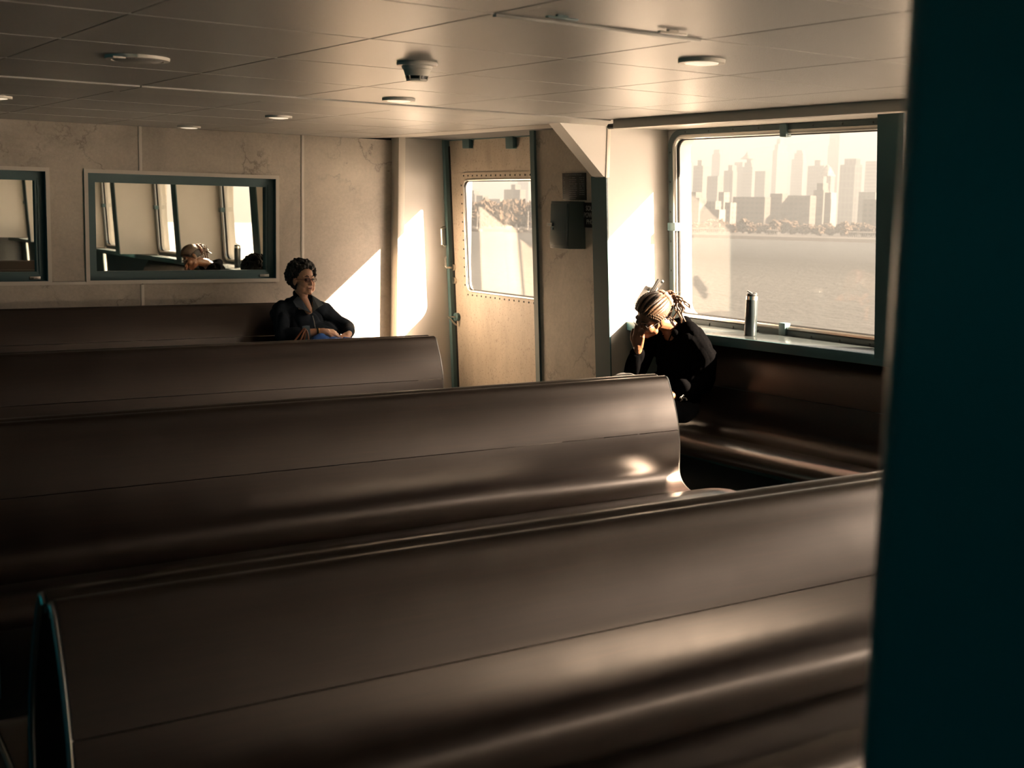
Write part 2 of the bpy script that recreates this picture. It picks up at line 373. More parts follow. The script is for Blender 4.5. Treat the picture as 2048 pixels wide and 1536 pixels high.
def bulkhead_window(n, x0, x1):
    e = struct(thing('window_%d' % n, None, None))
    # proud outer moulding
    m = MB(); w = 0.024
    ringplate(m, rect_match(x0 - 0.005, x1 + 0.005, WZ0 - 0.005, WZ1 + 0.005, 0), rect_match(x0 + w, x1 - w, WZ0 + w, WZ1 - w, 0), YA - 0.016, YA + 0.01, lambda a, b, d: (a, d, b)); m.build('outer_moulding', LTRIM, e, smooth=False)
    a0, a1, b0, b1 = x0 + w, x1 - w, WZ0 + w, WZ1 - w
    m = MB(); ringplate(m, rect_match(a0, a1, b0, b1, 0), rect_match(a0 + 0.002, a1 - 0.002, b0 + 0.002, b1 - 0.002, 0), YA - 0.010, YA + 0.06, lambda a, b, d: (a, d, b)); m.build('reveal', FRAMEG, e, smooth=False)
    q = 0.050
    m = MB(); ringplate(m, rect_match(a0, a1, b0, b1, 0), rect_match(a0 + q, a1 - q, b0 + q, b1 - q, 0), YA + 0.034, YA + 0.06, lambda a, b, d: (a, d, b)); m.build('frame', FRAMEG, e, smooth=False)
    q2 = 0.068
    m = MB(); ringplate(m, rect_match(a0 + q, a1 - q, b0 + q, b1 - q, 0), rect_match(a0 + q2, a1 - q2, b0 + q2, b1 - q2, 0), YA + 0.042, YA + 0.075, lambda a, b, d: (a, d, b)); m.build('inner_frame', FRAMEG, e, smooth=False)
    MB().box(a0 + q - 0.005, a1 - q + 0.005, YA + 0.072, YA + 0.078, b0 + q - 0.005, b1 - q + 0.005).build('pane', MIRROR, e, smooth=False)
    MB().bevbox(a1 - 0.125, a1 - 0.045, YA + 0.026, YA + 0.036, b0 + 0.012, b0 + 0.034, 0.002).build('maker_plate', ALU, e)
    return e
bulkhead_window(1, *WIN[0]); bulkhead_window(2, *WIN[1])
struct(MB().bevbox(WIN[0][1], WIN[1][0], YA - 0.014, YA + 0.02, WZ0 - 0.006, WZ0 + 0.018, 0.003).build('trim_4', LTRIM))

# ------------------------------------------------ hull side: ring frames, windows, sill
hullw = struct(thing('wall_right', None, None))
GZ0, GZ1 = 1.02, 2.245
def hmap(y, z, d): return hull(y, z, d)
bays = []
for k in range(len(RINGS)):
    y1 = RINGS[k]; y0 = (RINGS[k + 1] + RTH) if k + 1 < len(RINGS) else -5.8
    bays.append((y0, y1))
for k, (y0, y1) in enumerate(bays):
    g0, g1 = y0 + 0.13, y1 - 0.10
    m = MB(); kk = 8
    ringplate(m, rect_match(y0, y1, 0.0, 2.34, kk), rrect(g0, g1, GZ0, GZ1, 0.085, kk), 0.0, 0.125, hmap)
    m.build('hull_panel', PAINT, hullw)
    MB().box(-0.014, 0.0, y0, y1, 0.0, 0.93, fn=lambda d, y, z: hull(y, z, d)).build('dado_panel', TEAL, hullw, smooth=False)
    win = struct(thing('window_%d' % (3 + k), None, None))
    m = MB(); ringplate(m, rrect(g0 - 0.062, g1 + 0.062, GZ0 - 0.062, GZ1 + 0.052, 0.12, kk), rrect(g0 + 0.004, g1 - 0.004, GZ0 + 0.004, GZ1 - 0.004, 0.085, kk), -0.030, 0.0, hmap)
    m.build('frame', WINF, win)
    m = MB(); m.tube([hull(y, z, -0.022) for y, z in rrect(g0 - 0.004, g1 + 0.004, GZ0 - 0.004, GZ1 + 0.004, 0.085, kk)], 0.016, 8, closed=True)
    m.build('frame_bead', ALU, win)
    m = MB(); m.tube([hull(y, z, 0.004) for y, z in rrect(g0 + 0.008, g1 - 0.008, GZ0 + 0.008, GZ1 - 0.008, 0.08, kk)], 0.010, 6, closed=True)
    m.build('gasket', RUBBER, win)
    m = MB(); P = rrect(g0 - 0.002, g1 + 0.002, GZ0 - 0.002, GZ1 + 0.002, 0.085, kk)
    m.prism(P, 0.020, 0.028, lambda p, d: hull(p[0], p[1], d)); m.build('pane', GLASS, win, smooth=False)
    # clips at mid sides
    mid = (g0 + g1) / 2; zm = (GZ0 + GZ1) / 2
    for (cy, cz, hy, hz) in ((mid, GZ1 + 0.012, 0.028, 0.040), (mid, GZ0 - 0.012, 0.028, 0.040), (g1 + 0.016, zm, 0.040, 0.028), (g0 - 0.016, zm, 0.040, 0.028)):
        MB().bevbox(-0.05, 0.0, cy - hy, cy + hy, cz - hz, cz + hz, 0.004, fn=lambda d, y, z: hull(y, z, d)).build('clip', FRAMEG, win)
    if k < 2:
        m0 = MB().lathe([(0.0, 0.004), (0.005, 0.003), (0.0075, 0.0)], (0, 0, 0), 8).mesh('screw')
        for i in range(9):
            yy = g0 + (g1 - g0) * (i + 0.5) / 9
            for zz in (GZ1 + 0.034, GZ0 - 0.040):
                o = link('screw', m0, DARKM, win); o.location = hull(yy, zz, -0.0305); o.rotation_euler = (0, -math.pi / 2, 0)
        for i in range(6):
            o = link('screw', m0, DARKM, win); o.location = hull(g1 + 0.044, GZ0 + 0.1 + (GZ1 - GZ0 - 0.2) * i / 5, -0.0305); o.rotation_euler = (0, -math.pi / 2, 0)
# ring frames
for k, y in enumerate(RINGS):
    e = struct(thing('trim_%d' % (10 + k), None, None))
    m = MB(); zb_ = 0.0 if k == 0 else 0.9735
    poly = [(ring_in(zb_), zb_), (6.2, zb_), (6.2, 2.34), (ring_in(2.3), 2.34)]
    m.prism(poly, y, y + RTH, lambda p, d: (p[0], d, p[1])); m.build('frame_column', PAINT, e, smooth=False)
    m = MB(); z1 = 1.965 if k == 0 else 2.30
    m.prism([(ring_in(zb_) - 0.012, zb_), (ring_in(zb_), zb_), (ring_in(z1), z1), (ring_in(z1) - 0.012, z1)], y - 0.004, y + RTH, lambda p, d: (p[0], d, p[1])); m.build('shaded_face', TEAL, e, smooth=False)  # thin plate darkening the column's inboard face, shade put into its colour
    if k != 0: continue
    m = MB(); m.prism([(5.04, 2.30), (5.47, 2.30), (5.47, 1.955), (5.415, 1.965)], y - 0.012, y + 0.115, lambda p, d: (p[0], d, p[1])); m.build('bracket', PAINT, e, smooth=False)
    MB().bevbox(5.432, 5.462, y - 0.02, y - 0.004, 1.955, 2.30, 0.004).build('bracket_edge', LTRIM, e)
# sill
def sillx(y): return 0.10 * (5.85 - y)
for k, (y0, y1) in enumerate(bays[:1]):
    y0 = -5.7
    s = struct(thing('trim_%d' % (20 + k), None, None)); s['label'] = 'grey window sill shelf above the side bench'
    m = MB(); fn = lambda x, y, z: (x + ((sillx(max(y, 3.6)) if y < 6.11 else -0.025 + 0.155 * (y - 6.1)) if x < 5.8 else 0), y, z)
    ye = 6.1
    SILLP = mat('sill_paint', (0.022, 0.027, 0.027), 0.22)
    for ya, yb in ((ye, 6.955), (3.6, ye), (y0, 3.6)):
        m = MB(); m.bevbox(5.565, 6.03, ya, yb, 0.955, 0.972, 0.003, fn); m.build('shelf', SILLP, s)
    for ya, yb in ((ye, 6.955), (3.6, ye), (y0, 3.6)):
        m = MB(); m.bevbox(5.560, 5.578, ya, yb, 0.912, 0.972, 0.003, fn); m.build('fascia', TEAL, s)

# ------------------------------------------------ door bay
# stone panel between the hull frame and the door, with its post
pnl = struct(MB().prism([(5.75 + 0.045, 0), (5.86, 0), (5.86, 2.36), (5.65, 2.36)], 7.10, 8.10, lambda p, d: (p[0] , d, p[1])).build('wall_side', STONE, smooth=False))
def pan_x(z): return 5.795 + (5.65 - 5.795) * z / 2.34
struct(MB().prism([(pan_x(0) - 0.02, 0), (6.1, 0), (6.1, 2.37), (pan_x(2.37) - 0.02, 2.37)], 8.10, 8.155, lambda p, d: (p[0], d, p[1])).build('trim_5', FRAMEG, smooth=False))
D0, D1 = 8.155, 10.0
JY = 9.99
door = struct(thing('door_1', None, None)); door['label'] = 'worn steel side door with a riveted window'
dg0, dg1, dz0, dz1 = 8.30, 9.735, 0.995, 1.975
m = MB(); ringplate(m, rect_match(D0, 9.955, 0.03, 2.315, 8), rrect(dg0, dg1, dz0, dz1, 0.07, 8), 0.03, 0.07, hmap); m.build('door_leaf', DOORP, door)
m = MB(); ringplate(m, rrect(dg0 - 0.062, dg1 + 0.062, dz0 - 0.062, dz1 + 0.062, 0.10, 8), rrect(dg0 - 0.004, dg1 + 0.004, dz0 - 0.004, dz1 + 0.004, 0.07, 8), 0.024, 0.032, hmap); m.build('window_flange', DOORP, door)
m = MB(); m.tube([hull(y, z, 0.028) for y, z in rrect(dg0, dg1, dz0, dz1, 0.07, 8)], 0.010, 8, closed=True); m.build('window_bead', ALU, door)
m = MB(); m.tube([hull(y, z, 0.040) for y, z in rrect(dg0 + 0.009, dg1 - 0.009, dz0 + 0.009, dz1 - 0.009, 0.065, 8)], 0.008, 6, closed=True); m.build('window_gasket', RUBBER, door)
m = MB(); m.prism(rrect(dg0 - 0.002, dg1 + 0.002, dz0 - 0.002, dz1 + 0.002, 0.07, 8), 0.048, 0.056, lambda p, d: hull(p[0], p[1], d)); m.build('pane', GLASS, door, smooth=False)
rv = MB().lathe([(0.0, 0.005), (0.006, 0.004), (0.009, 0.0)], (0, 0, 0), 8).mesh('rivet')
def rivet(y, z):
    o = link('rivet', rv, DARKM, door); o.location = hull(y, z, 0.024); o.rotation_euler = (0, -math.pi / 2, 0)
for i in range(20):
    yy = dg1 - 0.01 - i * 0.0735
    if yy > dg0: rivet(yy, dz1 + 0.034); rivet(yy, dz0 - 0.034)
for i in range(12): rivet(dg1 + 0.034, dz0 + 0.05 + i * 0.080)
# hull around the door
m = MB(); m.box(0.0, 0.09, D0, 9.99, 2.315, 2.38, fn=lambda d, y, z: hull(y, z, d)); m.build('door_header', FRAMEG, door, smooth=False)
m = MB(); m.box(-0.02, 0.09, 9.955, 10.0, 0, 2.38, fn=lambda d, y, z: hull(y, z, d)); m.build('door_jamb', FRAMEG, door, smooth=False)
m = MB(); m.box(0.02, 0.09, D0, 9.96, 0.0, 0.03, fn=lambda d, y, z: hull(y, z, d)); m.build('door_sill', FRAMEG, door, smooth=False)
m = MB(); m.tube([hull(9.957, z, 0.028) for z in (0.03, 1.0, 2.27)], 0.012, 8); m.build('door_seal', RUBBER, door)
for px in (933, 1020):
    p = onX(px, 285, 5.98)
    MB().bevbox(-0.012, 0.03, p.y - 0.055, p.y + 0.055, p.z - 0.05, p.z + 0.05, 0.006, fn=lambda d, y, z: hull(y, z, d)).build('closer_box', FRAMEG, door)
# handles
def hpt(px, py, d):
    p = onX(px, py, 6.03 + d); return (p.x, p.y, p.z)
def dh(y, z, d): return hull(y, z, d)
p = onX(899, 455, 6.05); q = onX(901, 492, 6.05)
m = MB(); m.tube([dh(p.y, p.z, 0.03), dh(p.y, p.z, -0.05), dh(p.y, p.z - 0.012, -0.062), dh(p.y, q.z + 0.012, -0.062), dh(p.y, q.z, -0.05), dh(p.y, q.z, 0.03)], 0.011, 8); m.build('grab_handle', STEEL, door)
for z in (p.z, q.z): MB().bevbox(0.018, 0.034, p.y - 0.03, p.y + 0.03, z - 0.035, z + 0.035, 0.004, fn=lambda d, y, zz: hull(y, zz, d)).build('handle_plate', FRAMEG, door)
p = onX(902, 535, 6.05); q = onX(896, 512, 6.05)
m = MB(); m.tube([dh(p.y, p.z, 0.03), dh(p.y, p.z, -0.045), dh(p.y, p.z + 0.015, -0.06), dh(p.y, p.z + 0.085, -0.065), dh(p.y, p.z + 0.10, -0.05)], 0.010, 8); m.build('latch_handle', STEEL, door)
m = MB(); m.tube([dh(p.y, p.z, 0.035), dh(p.y, p.z, 0.008)], 0.032, 14); m.build('latch_rose', STEEL, door)
p2 = onX(903, 561, 6.05); m = MB(); m.tube([dh(p2.y, p2.z, 0.035), dh(p2.y, p2.z, 0.004)], 0.030, 14); m.build('lock_cylinder', STEEL, door)
p3 = onX(905, 634, 6.05); m = MB(); m.tube([dh(p3.y, p3.z, 0.035), dh(p3.y, p3.z, 0.0)], 0.038, 14); m.build('dog_rose', FRAMEG, door)
m = MB(); m.tube([dh(p3.y, p3.z, 0.0), dh(p3.y, p3.z + 0.005, -0.075), dh(p3.y - 0.01, p3.z - 0.06, -0.02), dh(p3.y - 0.012, p3.z - 0.075, 0.005)], 0.009, 8); m.build('dog_lever', STEEL, door)

# ------------------------------------------------ near post beside the camera
m = MB(); px0, px1, py0, py1 = 0.786, 1.45, 0.30, 0.672
m.prism(rrect(px0, px1, py0, py1, 0.045, 8), 0.0, 2.322, lambda p, d: (p[0], p[1], d))
struct(tag(m.build('trim_6', POSTP), 'dark teal painted pillar close to the viewer'))

# ================================================================== BENCHES
def catmull(pts, sub=4):
    out = []
    P = [pts[0]] + list(pts) + [pts[-1]]
    for i in range(1, len(P) - 2):
        p0, p1, p2, p3 = (Vector(q) for q in P[i - 1:i + 3])
        for j in range(sub):
            t = j / sub
            out.append(0.5 * ((2 * p1) + (p2 - p0) * t + (2 * p0 - 5 * p1 + 4 * p2 - p3) * t * t + (3 * p1 - p0 - 3 * p2 + p3) * t ** 3))
    out.append(Vector(pts[-1])); return out
PROF = [(0.020, 0.886), (0.012, 0.897), (0.0, 0.900), (-0.010, 0.890), (-0.026, 0.857), (-0.052, 0.805), (-0.077, 0.743), (-0.095, 0.685), (-0.1035, 0.651),
        (-0.110, 0.610), (-0.116, 0.555), (-0.117, 0.505), (-0.116, 0.460), (-0.126, 0.420), (-0.150, 0.388), (-0.187, 0.364), (-0.228, 0.352),
        (-0.281, 0.366), (-0.378, 0.392), (-0.473, 0.408), (-0.529, 0.411), (-0.573, 0.401), (-0.598, 0.378), (-0.602, 0.350), (-0.592, 0.332)]
def offset(pl, d):
    out = []
    for i, p in enumerate(pl):
        a = pl[max(0, i - 1)]; b = pl[min(len(pl) - 1, i + 1)]; t = (b - a).normalized()
        out.append(p + Vector((t.y * -1, t.x)) * -d)
    return out
FULL = catmull(PROF, 4)
def seg(i0, i1): return FULL[i0 * 4:i1 * 4 + 1]
def shrink(pl, g=0.0015):
    pl = [p.copy() for p in pl]
    pl[0] += (pl[1] - pl[0]).normalized() * g; pl[-1] += (pl[-2] - pl[-1]).normalized() * g; return pl
def bench_shell(par, fn, u0, u1, leg_us, rail=True):
    """fn(v, z, u) -> world."""
    f2 = lambda p, u: fn(p.x, p.y, u)
    for nm, i0, i1 in (('upper_back_board', 0, 8), ('lower_back_board', 8, 16), ('seat_board', 16, 24)):
        top = shrink(seg(i0, i1)); m = MB(); m.sheet(top, offset(top, 0.016), u0 + 0.006, u1 - 0.006, f2); m.build(nm, WOOD, par)
    inner = offset(FULL, 0.006)
    for u in (u0, u1):
        m = MB(); m.tube([fn(p.x, p.y, u) for p in inner[1:]], 0.0075, 8); m.build('edge_trim', EDGE, par)
    if rail:
        m = MB(); m.tube([fn(PROF[0][0] + 0.002, PROF[0][1] - 0.006, u) for u in (u0, u1)], 0.008, 8); m.build('top_rail', EDGE, par)
    for u in leg_us:
        m = MB(); m.box(-0.36, -0.30, 0.0, 0.355, u - 0.025, u + 0.025, fn=lambda v, z, uu: fn(v, z, uu)); 
        m.build('leg', TEAL, par, smooth=False)
        m = MB(); m.box(-0.55, -0.02, 0.325, 0.355, u - 0.02, u + 0.02, fn=lambda v, z, uu: fn(v, min(z, 0.34), uu)); m.build('seat_bracket', TEAL, par, smooth=False)
def double_bench(y, x0, x1, label):
    b = thing('double_bench', label, 'bench', 'back-to-back benches in rows')
    b.location = ((x0 + x1) / 2, y + 0.04, 0)
    e = b.location.copy()
    legs = [x0 + 0.30, (x0 + x1) / 2, x1 - 0.30]
    bench_shell(b, lambda v, z, u: (u - e.x, y + v - e.y, z), x0, x1, legs)
    bench_shell(b, lambda v, z, u: (u - e.x, y + 0.083 - v - e.y, z), x0, x1, legs)
    for u in legs:
        MB().box(u - 0.03 - e.x, u + 0.03 - e.x, -0.03, 0.03, 0.0, 0.84).build('centre_post', TEAL, b, smooth=False)
    return b
BX0, BX1 = 0.62, 4.255
double_bench(7.045, BX0, 4.165, 'back-to-back wooden bench farthest from the viewer, in front of the seated woman in glasses')
double_bench(4.895, BX0, BX1, 'back-to-back wooden bench in the middle of the three rows')
double_bench(2.640, 0.655, BX1, 'back-to-back wooden bench nearest the viewer, its left end showing')
# wall bench on the far bulkhead
b = thing('wall_bench', 'long wooden bench against the far stone-pattern wall, woman in glasses sitting on it', 'bench')
bench_shell(b, lambda v, z, u: (u, 9.915 + v, z), -0.6, 4.74, [0.2, 2.0, 3.6, 4.5])
# side bench under the big window
b = thing('side_bench', 'wooden bench below the big window, woman with braids sitting on it', 'bench')
b.location = (5.735, 5.5, 0); b.rotation_euler = (0, 0, 0.06)
bench_shell(b, lambda v, z, u: (v * 1.2, u, z), -3.3, 0.92, [-2.9, -1.2, 0.72])

# crumb on the near bench's seat crease
cp = onZ(1446, 1479, 0.362)
m = MB(); m.add([(cp.x - 0.017, cp.y - 0.006, 0.3655), (cp.x - 0.010, cp.y - 0.012, 0.366), (cp.x + 0.013, cp.y - 0.010, 0.366), (cp.x + 0.018, cp.y + 0.004, 0.3655), (cp.x, cp.y + 0.009, 0.3655), (cp.x - 0.002, cp.y - 0.002, 0.373)], [(0, 1, 5), (1, 2, 5), (2, 3, 5), (3, 4, 5), (4, 0, 5), (4, 3, 2, 1, 0)])
tag(m.build('paper_scrap', mat('paper_scrap', (0.62, 0.50, 0.34), 0.8), smooth=False), 'small beige paper scrap lying on the nearest bench seat', 'litter')

# ================================================================== CEILING FITTINGS
def downlight(x, y, label, r=0.088):
    t = thing('downlight', label, 'ceiling light', 'round ceiling lights'); t.location = (x, y, ZC)
    MB().lathe([(0.0, -0.004), (r * 0.70, -0.004), (r * 0.74, -0.014), (r * 0.98, -0.014), (r, -0.008), (r, 0.0)], (0, 0, 0), 40).build('rim', WHITEP, t)
    MB().lathe([(0.0, -0.020), (r * 0.40, -0.019), (r * 0.70, -0.015), (r * 0.72, -0.006)], (0, 0, 0), 36).build('diffuser', LAMP, t)
for x, y, l in ((3.297, 3.66, 'round ceiling light nearest the big window, largest of the lights'), (3.365, 6.10, 'round ceiling light just beyond the smoke detector'),
                (3.489, 7.94, 'round ceiling light between the smoke detector and the far wall'), (3.494, 9.62, 'small round ceiling light right against the far wall'),
                (1.70, 7.78, 'round ceiling light cut off by the left picture edge')):
    downlight(x, y, l)
t = thing('smoke_detector', 'off-white conical smoke detector hanging from the ceiling', 'smoke detector'); t.location = (2.575, 4.52, ZC)
MB().lathe([(0, 0), (0.079, 0), (0.082, -0.006), (0.079, -0.014), (0.060, -0.016)], (0, 0, 0), 36).build('base', WHITEP, t)
MB().lathe([(0.062, -0.014), (0.059, -0.026), (0.055, -0.028), (0.046, -0.054)], (0, 0, 0), 36).build('cone', WHITEP, t)
MB().lathe([(0.041, -0.052), (0.038, -0.068)], (0, 0, 0), 36).build('chamber', BLACK, t)
MB().lathe([(0.041, -0.066), (0.038, -0.073), (0.0, -0.076)], (0, 0, 0), 36).build('cap', WHITEP, t)
for i in range(6):
    a = i * math.pi / 3 + 0.3
    MB().tube([(0.045 * math.cos(a), 0.045 * math.sin(a), -0.052), (0.0395 * math.cos(a), 0.0395 * math.sin(a), -0.070)], 0.0035, 6).build('rib', WHITEP, t)
t = thing('ceiling_speaker', 'flat round grey disc on the ceiling, left of the smoke detector', 'ceiling speaker'); t.location = (1.675, 5.187, ZC)
MB().lathe([(0, -0.010), (0.098, -0.010), (0.102, -0.014), (0.124, -0.012), (0.126, -0.004), (0.126, 0)], (0, 0, 0), 44).build('rim', WHITEP, t)
MB().lathe([(0, -0.0165), (0.09, -0.0155), (0.098, -0.0105)], (0, 0, 0), 44).build('grille', PERF, t)
MB().bevbox(-0.125, -0.075, -0.09, -0.075, -0.018, -0.010, 0.002).build('tab', WHITEP, t)
for (px, py), l, mt in (((1124, 37), 'thin dark metal clip on the ceiling, farther from the window', FRAMEG), ((1345, 67), 'thin pale metal clip on the ceiling, nearer the window', LTRIM)):
    q = onZ(px, py, 2.29); t = thing('ceiling_clip', l, 'clip', 'metal clips on the ceiling'); t.location = (q.x, q.y, ZC)
    MB().bevbox(-0.055, 0.055, -0.008, 0.008, -0.013, -0.006, 0.002).build('blade', mt, t)
    MB().bevbox(-0.02, 0.02, -0.006, 0.006, -0.008, 0.0, 0.001).build('foot', mt, t)
struct(MB().bevbox(2.10, 2.90, 3.226, 3.246, ZC - 0.009, ZC, 0.002).build('trim_7', CEILTRIM))

# ================================================================== FITTINGS ON THE SIDE WALL
def wall_side_x(z): return pan_x(z)
MWALL = lambda x, y, z: Matrix(((0, 0, -1, x), (-1, 0, 0, y), (0, 1, 0, z), (0, 0, 0, 1)))
# telephone box
t = thing('wall_box', 'dark grey-green metal box with a latched door on the stone-pattern panel', 'box')
bx = wall_side_x(1.63); d = 0.145
y1b, y0b = onX(1101, 450, bx - d).y, onX(1138, 450, bx - d).y; zt, zb = onX(1120, 402, bx - d).z, onX(1120, 497, bx - d).z
CAB = mat('cabinet_paint', (0.055, 0.085, 0.088), 0.35)
MB().bevbox(bx - d, bx + 0.06, y0b, y1b, zb, zt, 0.005).build('cabinet', CAB, t)
dr = MB().bevbox(bx - d - 0.010, bx - d + 0.004, y0b + 0.018, y1b - 0.010, zb + 0.022, zt - 0.018, 0.003).build('box_door', CAB, t)
lt = MB().bevbox(bx - d - 0.028, bx - d - 0.008, y1b - 0.055, y1b + 0.012, (zb + zt) / 2 - 0.012, (zb + zt) / 2 + 0.012, 0.003).build('latch', STEEL, dr)
MB().tube([(bx - d - 0.02, y1b - 0.05, (zb + zt) / 2 - 0.03), (bx - d - 0.008, y1b - 0.05, (zb + zt) / 2 - 0.03)], 0.008, 10).build('latch_pin', STEEL, dr)
MB().tube([(bx - d - 0.008, y0b + 0.010, zt - 0.05), (bx - d - 0.008, y0b + 0.010, zb + 0.05)], 0.004, 8).build('hinge', CAB, t)
# directory sign
t = thing('directory_sign', 'black plate with columns of small lettering above the metal box', 'sign')
sx = wall_side_x(1.9) - 0.008
ys1, ys0 = onX(1125, 372, sx).y, onX(1171, 372, sx).y; zs1, zs0 = onX(1148, 346, sx).z, onX(1148, 400, sx).z
lean = lambda z: (pan_x(z) - 0.007)
MB().bevbox(-0.004, 0.012, ys0, ys1, zs0, zs1, 0.001, fn=lambda d_, y, z: (pan_x(z) - 0.004 + d_, y, z)).build('plate', SIGNB, t)
text_mesh('SOUND POWERED PHONE', 0.0165, SIGNT2, t, MWALL(lean(zs1 - 0.014) - 0.003, (ys0 + ys1) / 2, zs1 - 0.014))
for r in range(11):
    z = zs1 - 0.034 - r * 0.0150
    if z < zs0 + 0.006: break
    m = MB()
    for a, ww in ((0.04, 0.08 + 0.02 * random.random()), (0.30, 0.28 + 0.08 * random.random()), (0.74, 0.22)):
        if r > 8 and a > 0.6: continue
        ya = ys1 - a * (ys1 - ys0); yb = ya - ww * (ys1 - ys0)
        n = int((ya - yb) / 0.006)
        for i in range(n):
            if random.random() < 0.12: continue
            m.box(lean(z) - 0.0022, lean(z) + 0.001, ya - i * 0.006 - 0.0042, ya - i * 0.006, z - 0.0022, z + 0.0022)
    m.build('lettering', SIGNT2, t, smooth=False)['kind'] = 'stuff'
# phone sign
t = thing('phone_sign', 'black sign reading SOUND POWERED PHONE beside the metal box', 'sign')
zs = [onX(1175, py, 5.70).z for py in (417, 430.5, 444)]
ztp, zbt = onX(1175, 405, 5.70).z, onX(1175, 455, 5.70).z
yc = onX(1167, 430, 5.70).y - 0.128
MB().bevbox(-0.004, 0.012, yc - 0.17, yc + 0.165, zbt, ztp, 0.001, fn=lambda d_, y, z: (pan_x(z) - 0.004 + d_, y, z)).build('plate', SIGNB, t)
for s_, z in zip(('SOUND', 'POWERED', 'PHONE'), zs):
    text_mesh(s_, 0.050, SIGNT, t, MWALL(lean(z) - 0.003, yc, z) @ Matrix.Diagonal((0.82, 1, 1, 1)))

# small bracket box on the lit frame column
t = thing('wall_latch_box', 'small tilted grey metal box fixed above the braided woman\'s head', 'bracket')
q = (onY(1318, 566, 6.90) + onY(1300, 592, 6.90)) / 2
t.location = (q.x, 6.905, q.z); t.rotation_euler = (0, math.radians(38), 0)
MB().bevbox(-0.026, 0.026, -0.02, 0.0, -0.075, 0.075, 0.004).build('body', mat('latch_dark', (0.004, 0.0042, 0.004), 0.6, spec=0.1), t)
MB().bevbox(-0.017, 0.015, -0.024, -0.018, -0.035, 0.060, 0.003).build('plate', mat('latch_plate', (0.018, 0.017, 0.015), 0.6, spec=0.1), t)
MB().bevbox(-0.006, 0.006, -0.03, 0.055, -0.015, 0.015, 0.002).build('stem', DARKM, t)
MB().bevbox(0.0, 0.02, -0.026, -0.006, 0.074, 0.088, 0.003).build('button', DARKM, t)

# bottle on the sill
t = thing('water_bottle', 'black insulated bottle with a steel neck on the window sill', 'bottle')
q = onZ(1503, 672, 0.972); t.location = (q.x, q.y + 0.012, 0.972)
R = 0.0385
MB().lathe([(0, 0), (R - 0.003, 0), (R, 0.004), (R, 0.226), (R - 0.001, 0.229), (0, 0.229)], (0, 0, 0), 36).build('body', mat('bottle_black', (0.012, 0.018, 0.020), 0.32), t)
MB().lathe([(R - 0.001, 0.228), (R - 0.0015, 0.251), (0, 0.251)], (0, 0, 0), 36).build('neck_band', STEEL, t)
lid = MB().lathe([(R - 0.003, 0.250), (R - 0.003, 0.262), (R - 0.008, 0.268), (0, 0.269)], (0, 0, 0), 36).build('lid', BLACK, t)
rx = Vector((0.82, -0.56, 0))
MB().tube([rx * -0.002 + Vector((0, 0, 0.267)), rx * -0.033 + Vector((0, 0, 0.285))], [0.006, 0.004], 8).build('spout', BLACK, lid)
MB().tube([rx * 0.006 + Vector((0, 0, 0.266)), rx * 0.010 + Vector((0, 0, 0.272)), rx * 0.026 + Vector((0, 0, 0.270)), rx * 0.034 + Vector((0, 0, 0.258))], 0.0028, 6).build('carry_loop', BLACK, lid)

# ================================================================== OUTSIDE
SEA = CAMZ - 16.0
def b_water(t, b):
    v = coords(t, (1, 1, 1)); n = noise_tex(t, v, 0.55, 6, 0.6); n2 = noise_tex(t, coords(t, (0.25, 0.08, 1)), 0.35, 4, 0.6)
    a = N(t, 'ShaderNodeMath', operation='ADD'); t.links.new(n.outputs['Fac'], a.inputs[0]); t.links.new(n2.outputs['Fac'], a.inputs[1]); bump(t, b, a.outputs[0], 0.6, 0.8)
WATER = mat('harbour_water', (0.018, 0.0165, 0.0145), 0.34, build=b_water)
m = MB(); m.add([(-900, -900, SEA), (700, -900, SEA), (700, 2500, SEA), (-900, 2500, SEA)], [(0, 1, 2, 3)])
tag(m.build('harbour_water', WATER, smooth=False), 'rippled pale harbour water outside the windows', 'water', kind='stuff')
LAND = mat('shore_ground', (0.012, 0.010, 0.008), 0.9)
SHD = Vector((cam.location.x, cam.location.y, 0))
def shore_at(px):  # point on the waterline for an image column
    py = 462 + (px - 930) * (24 / 828.0); r = ray(px, py); return Vector((0, 0, CAMZ)) + r * ((SEA - CAMZ) / r.z)
sp = [shore_at(px) for px in range(700, 2300, 100)]
m = MB(); n = len(sp)
vsl = []
for p in sp: vsl += [(p.x, p.y, SEA - 0.5), (p.x + 2, p.y + 2, SEA + 2.0), (p.x * 5, p.y * 5, SEA + 2.5)]
m.add(vsl, [(3 * i + a, 3 * i + 3 + a, 3 * i + 4 + a, 3 * i + 1 + a) for i in range(n - 1) for a in (0, 1)])
tag(m.build('shore_land', LAND), 'low far shore along the waterline', 'shore', kind='stuff')

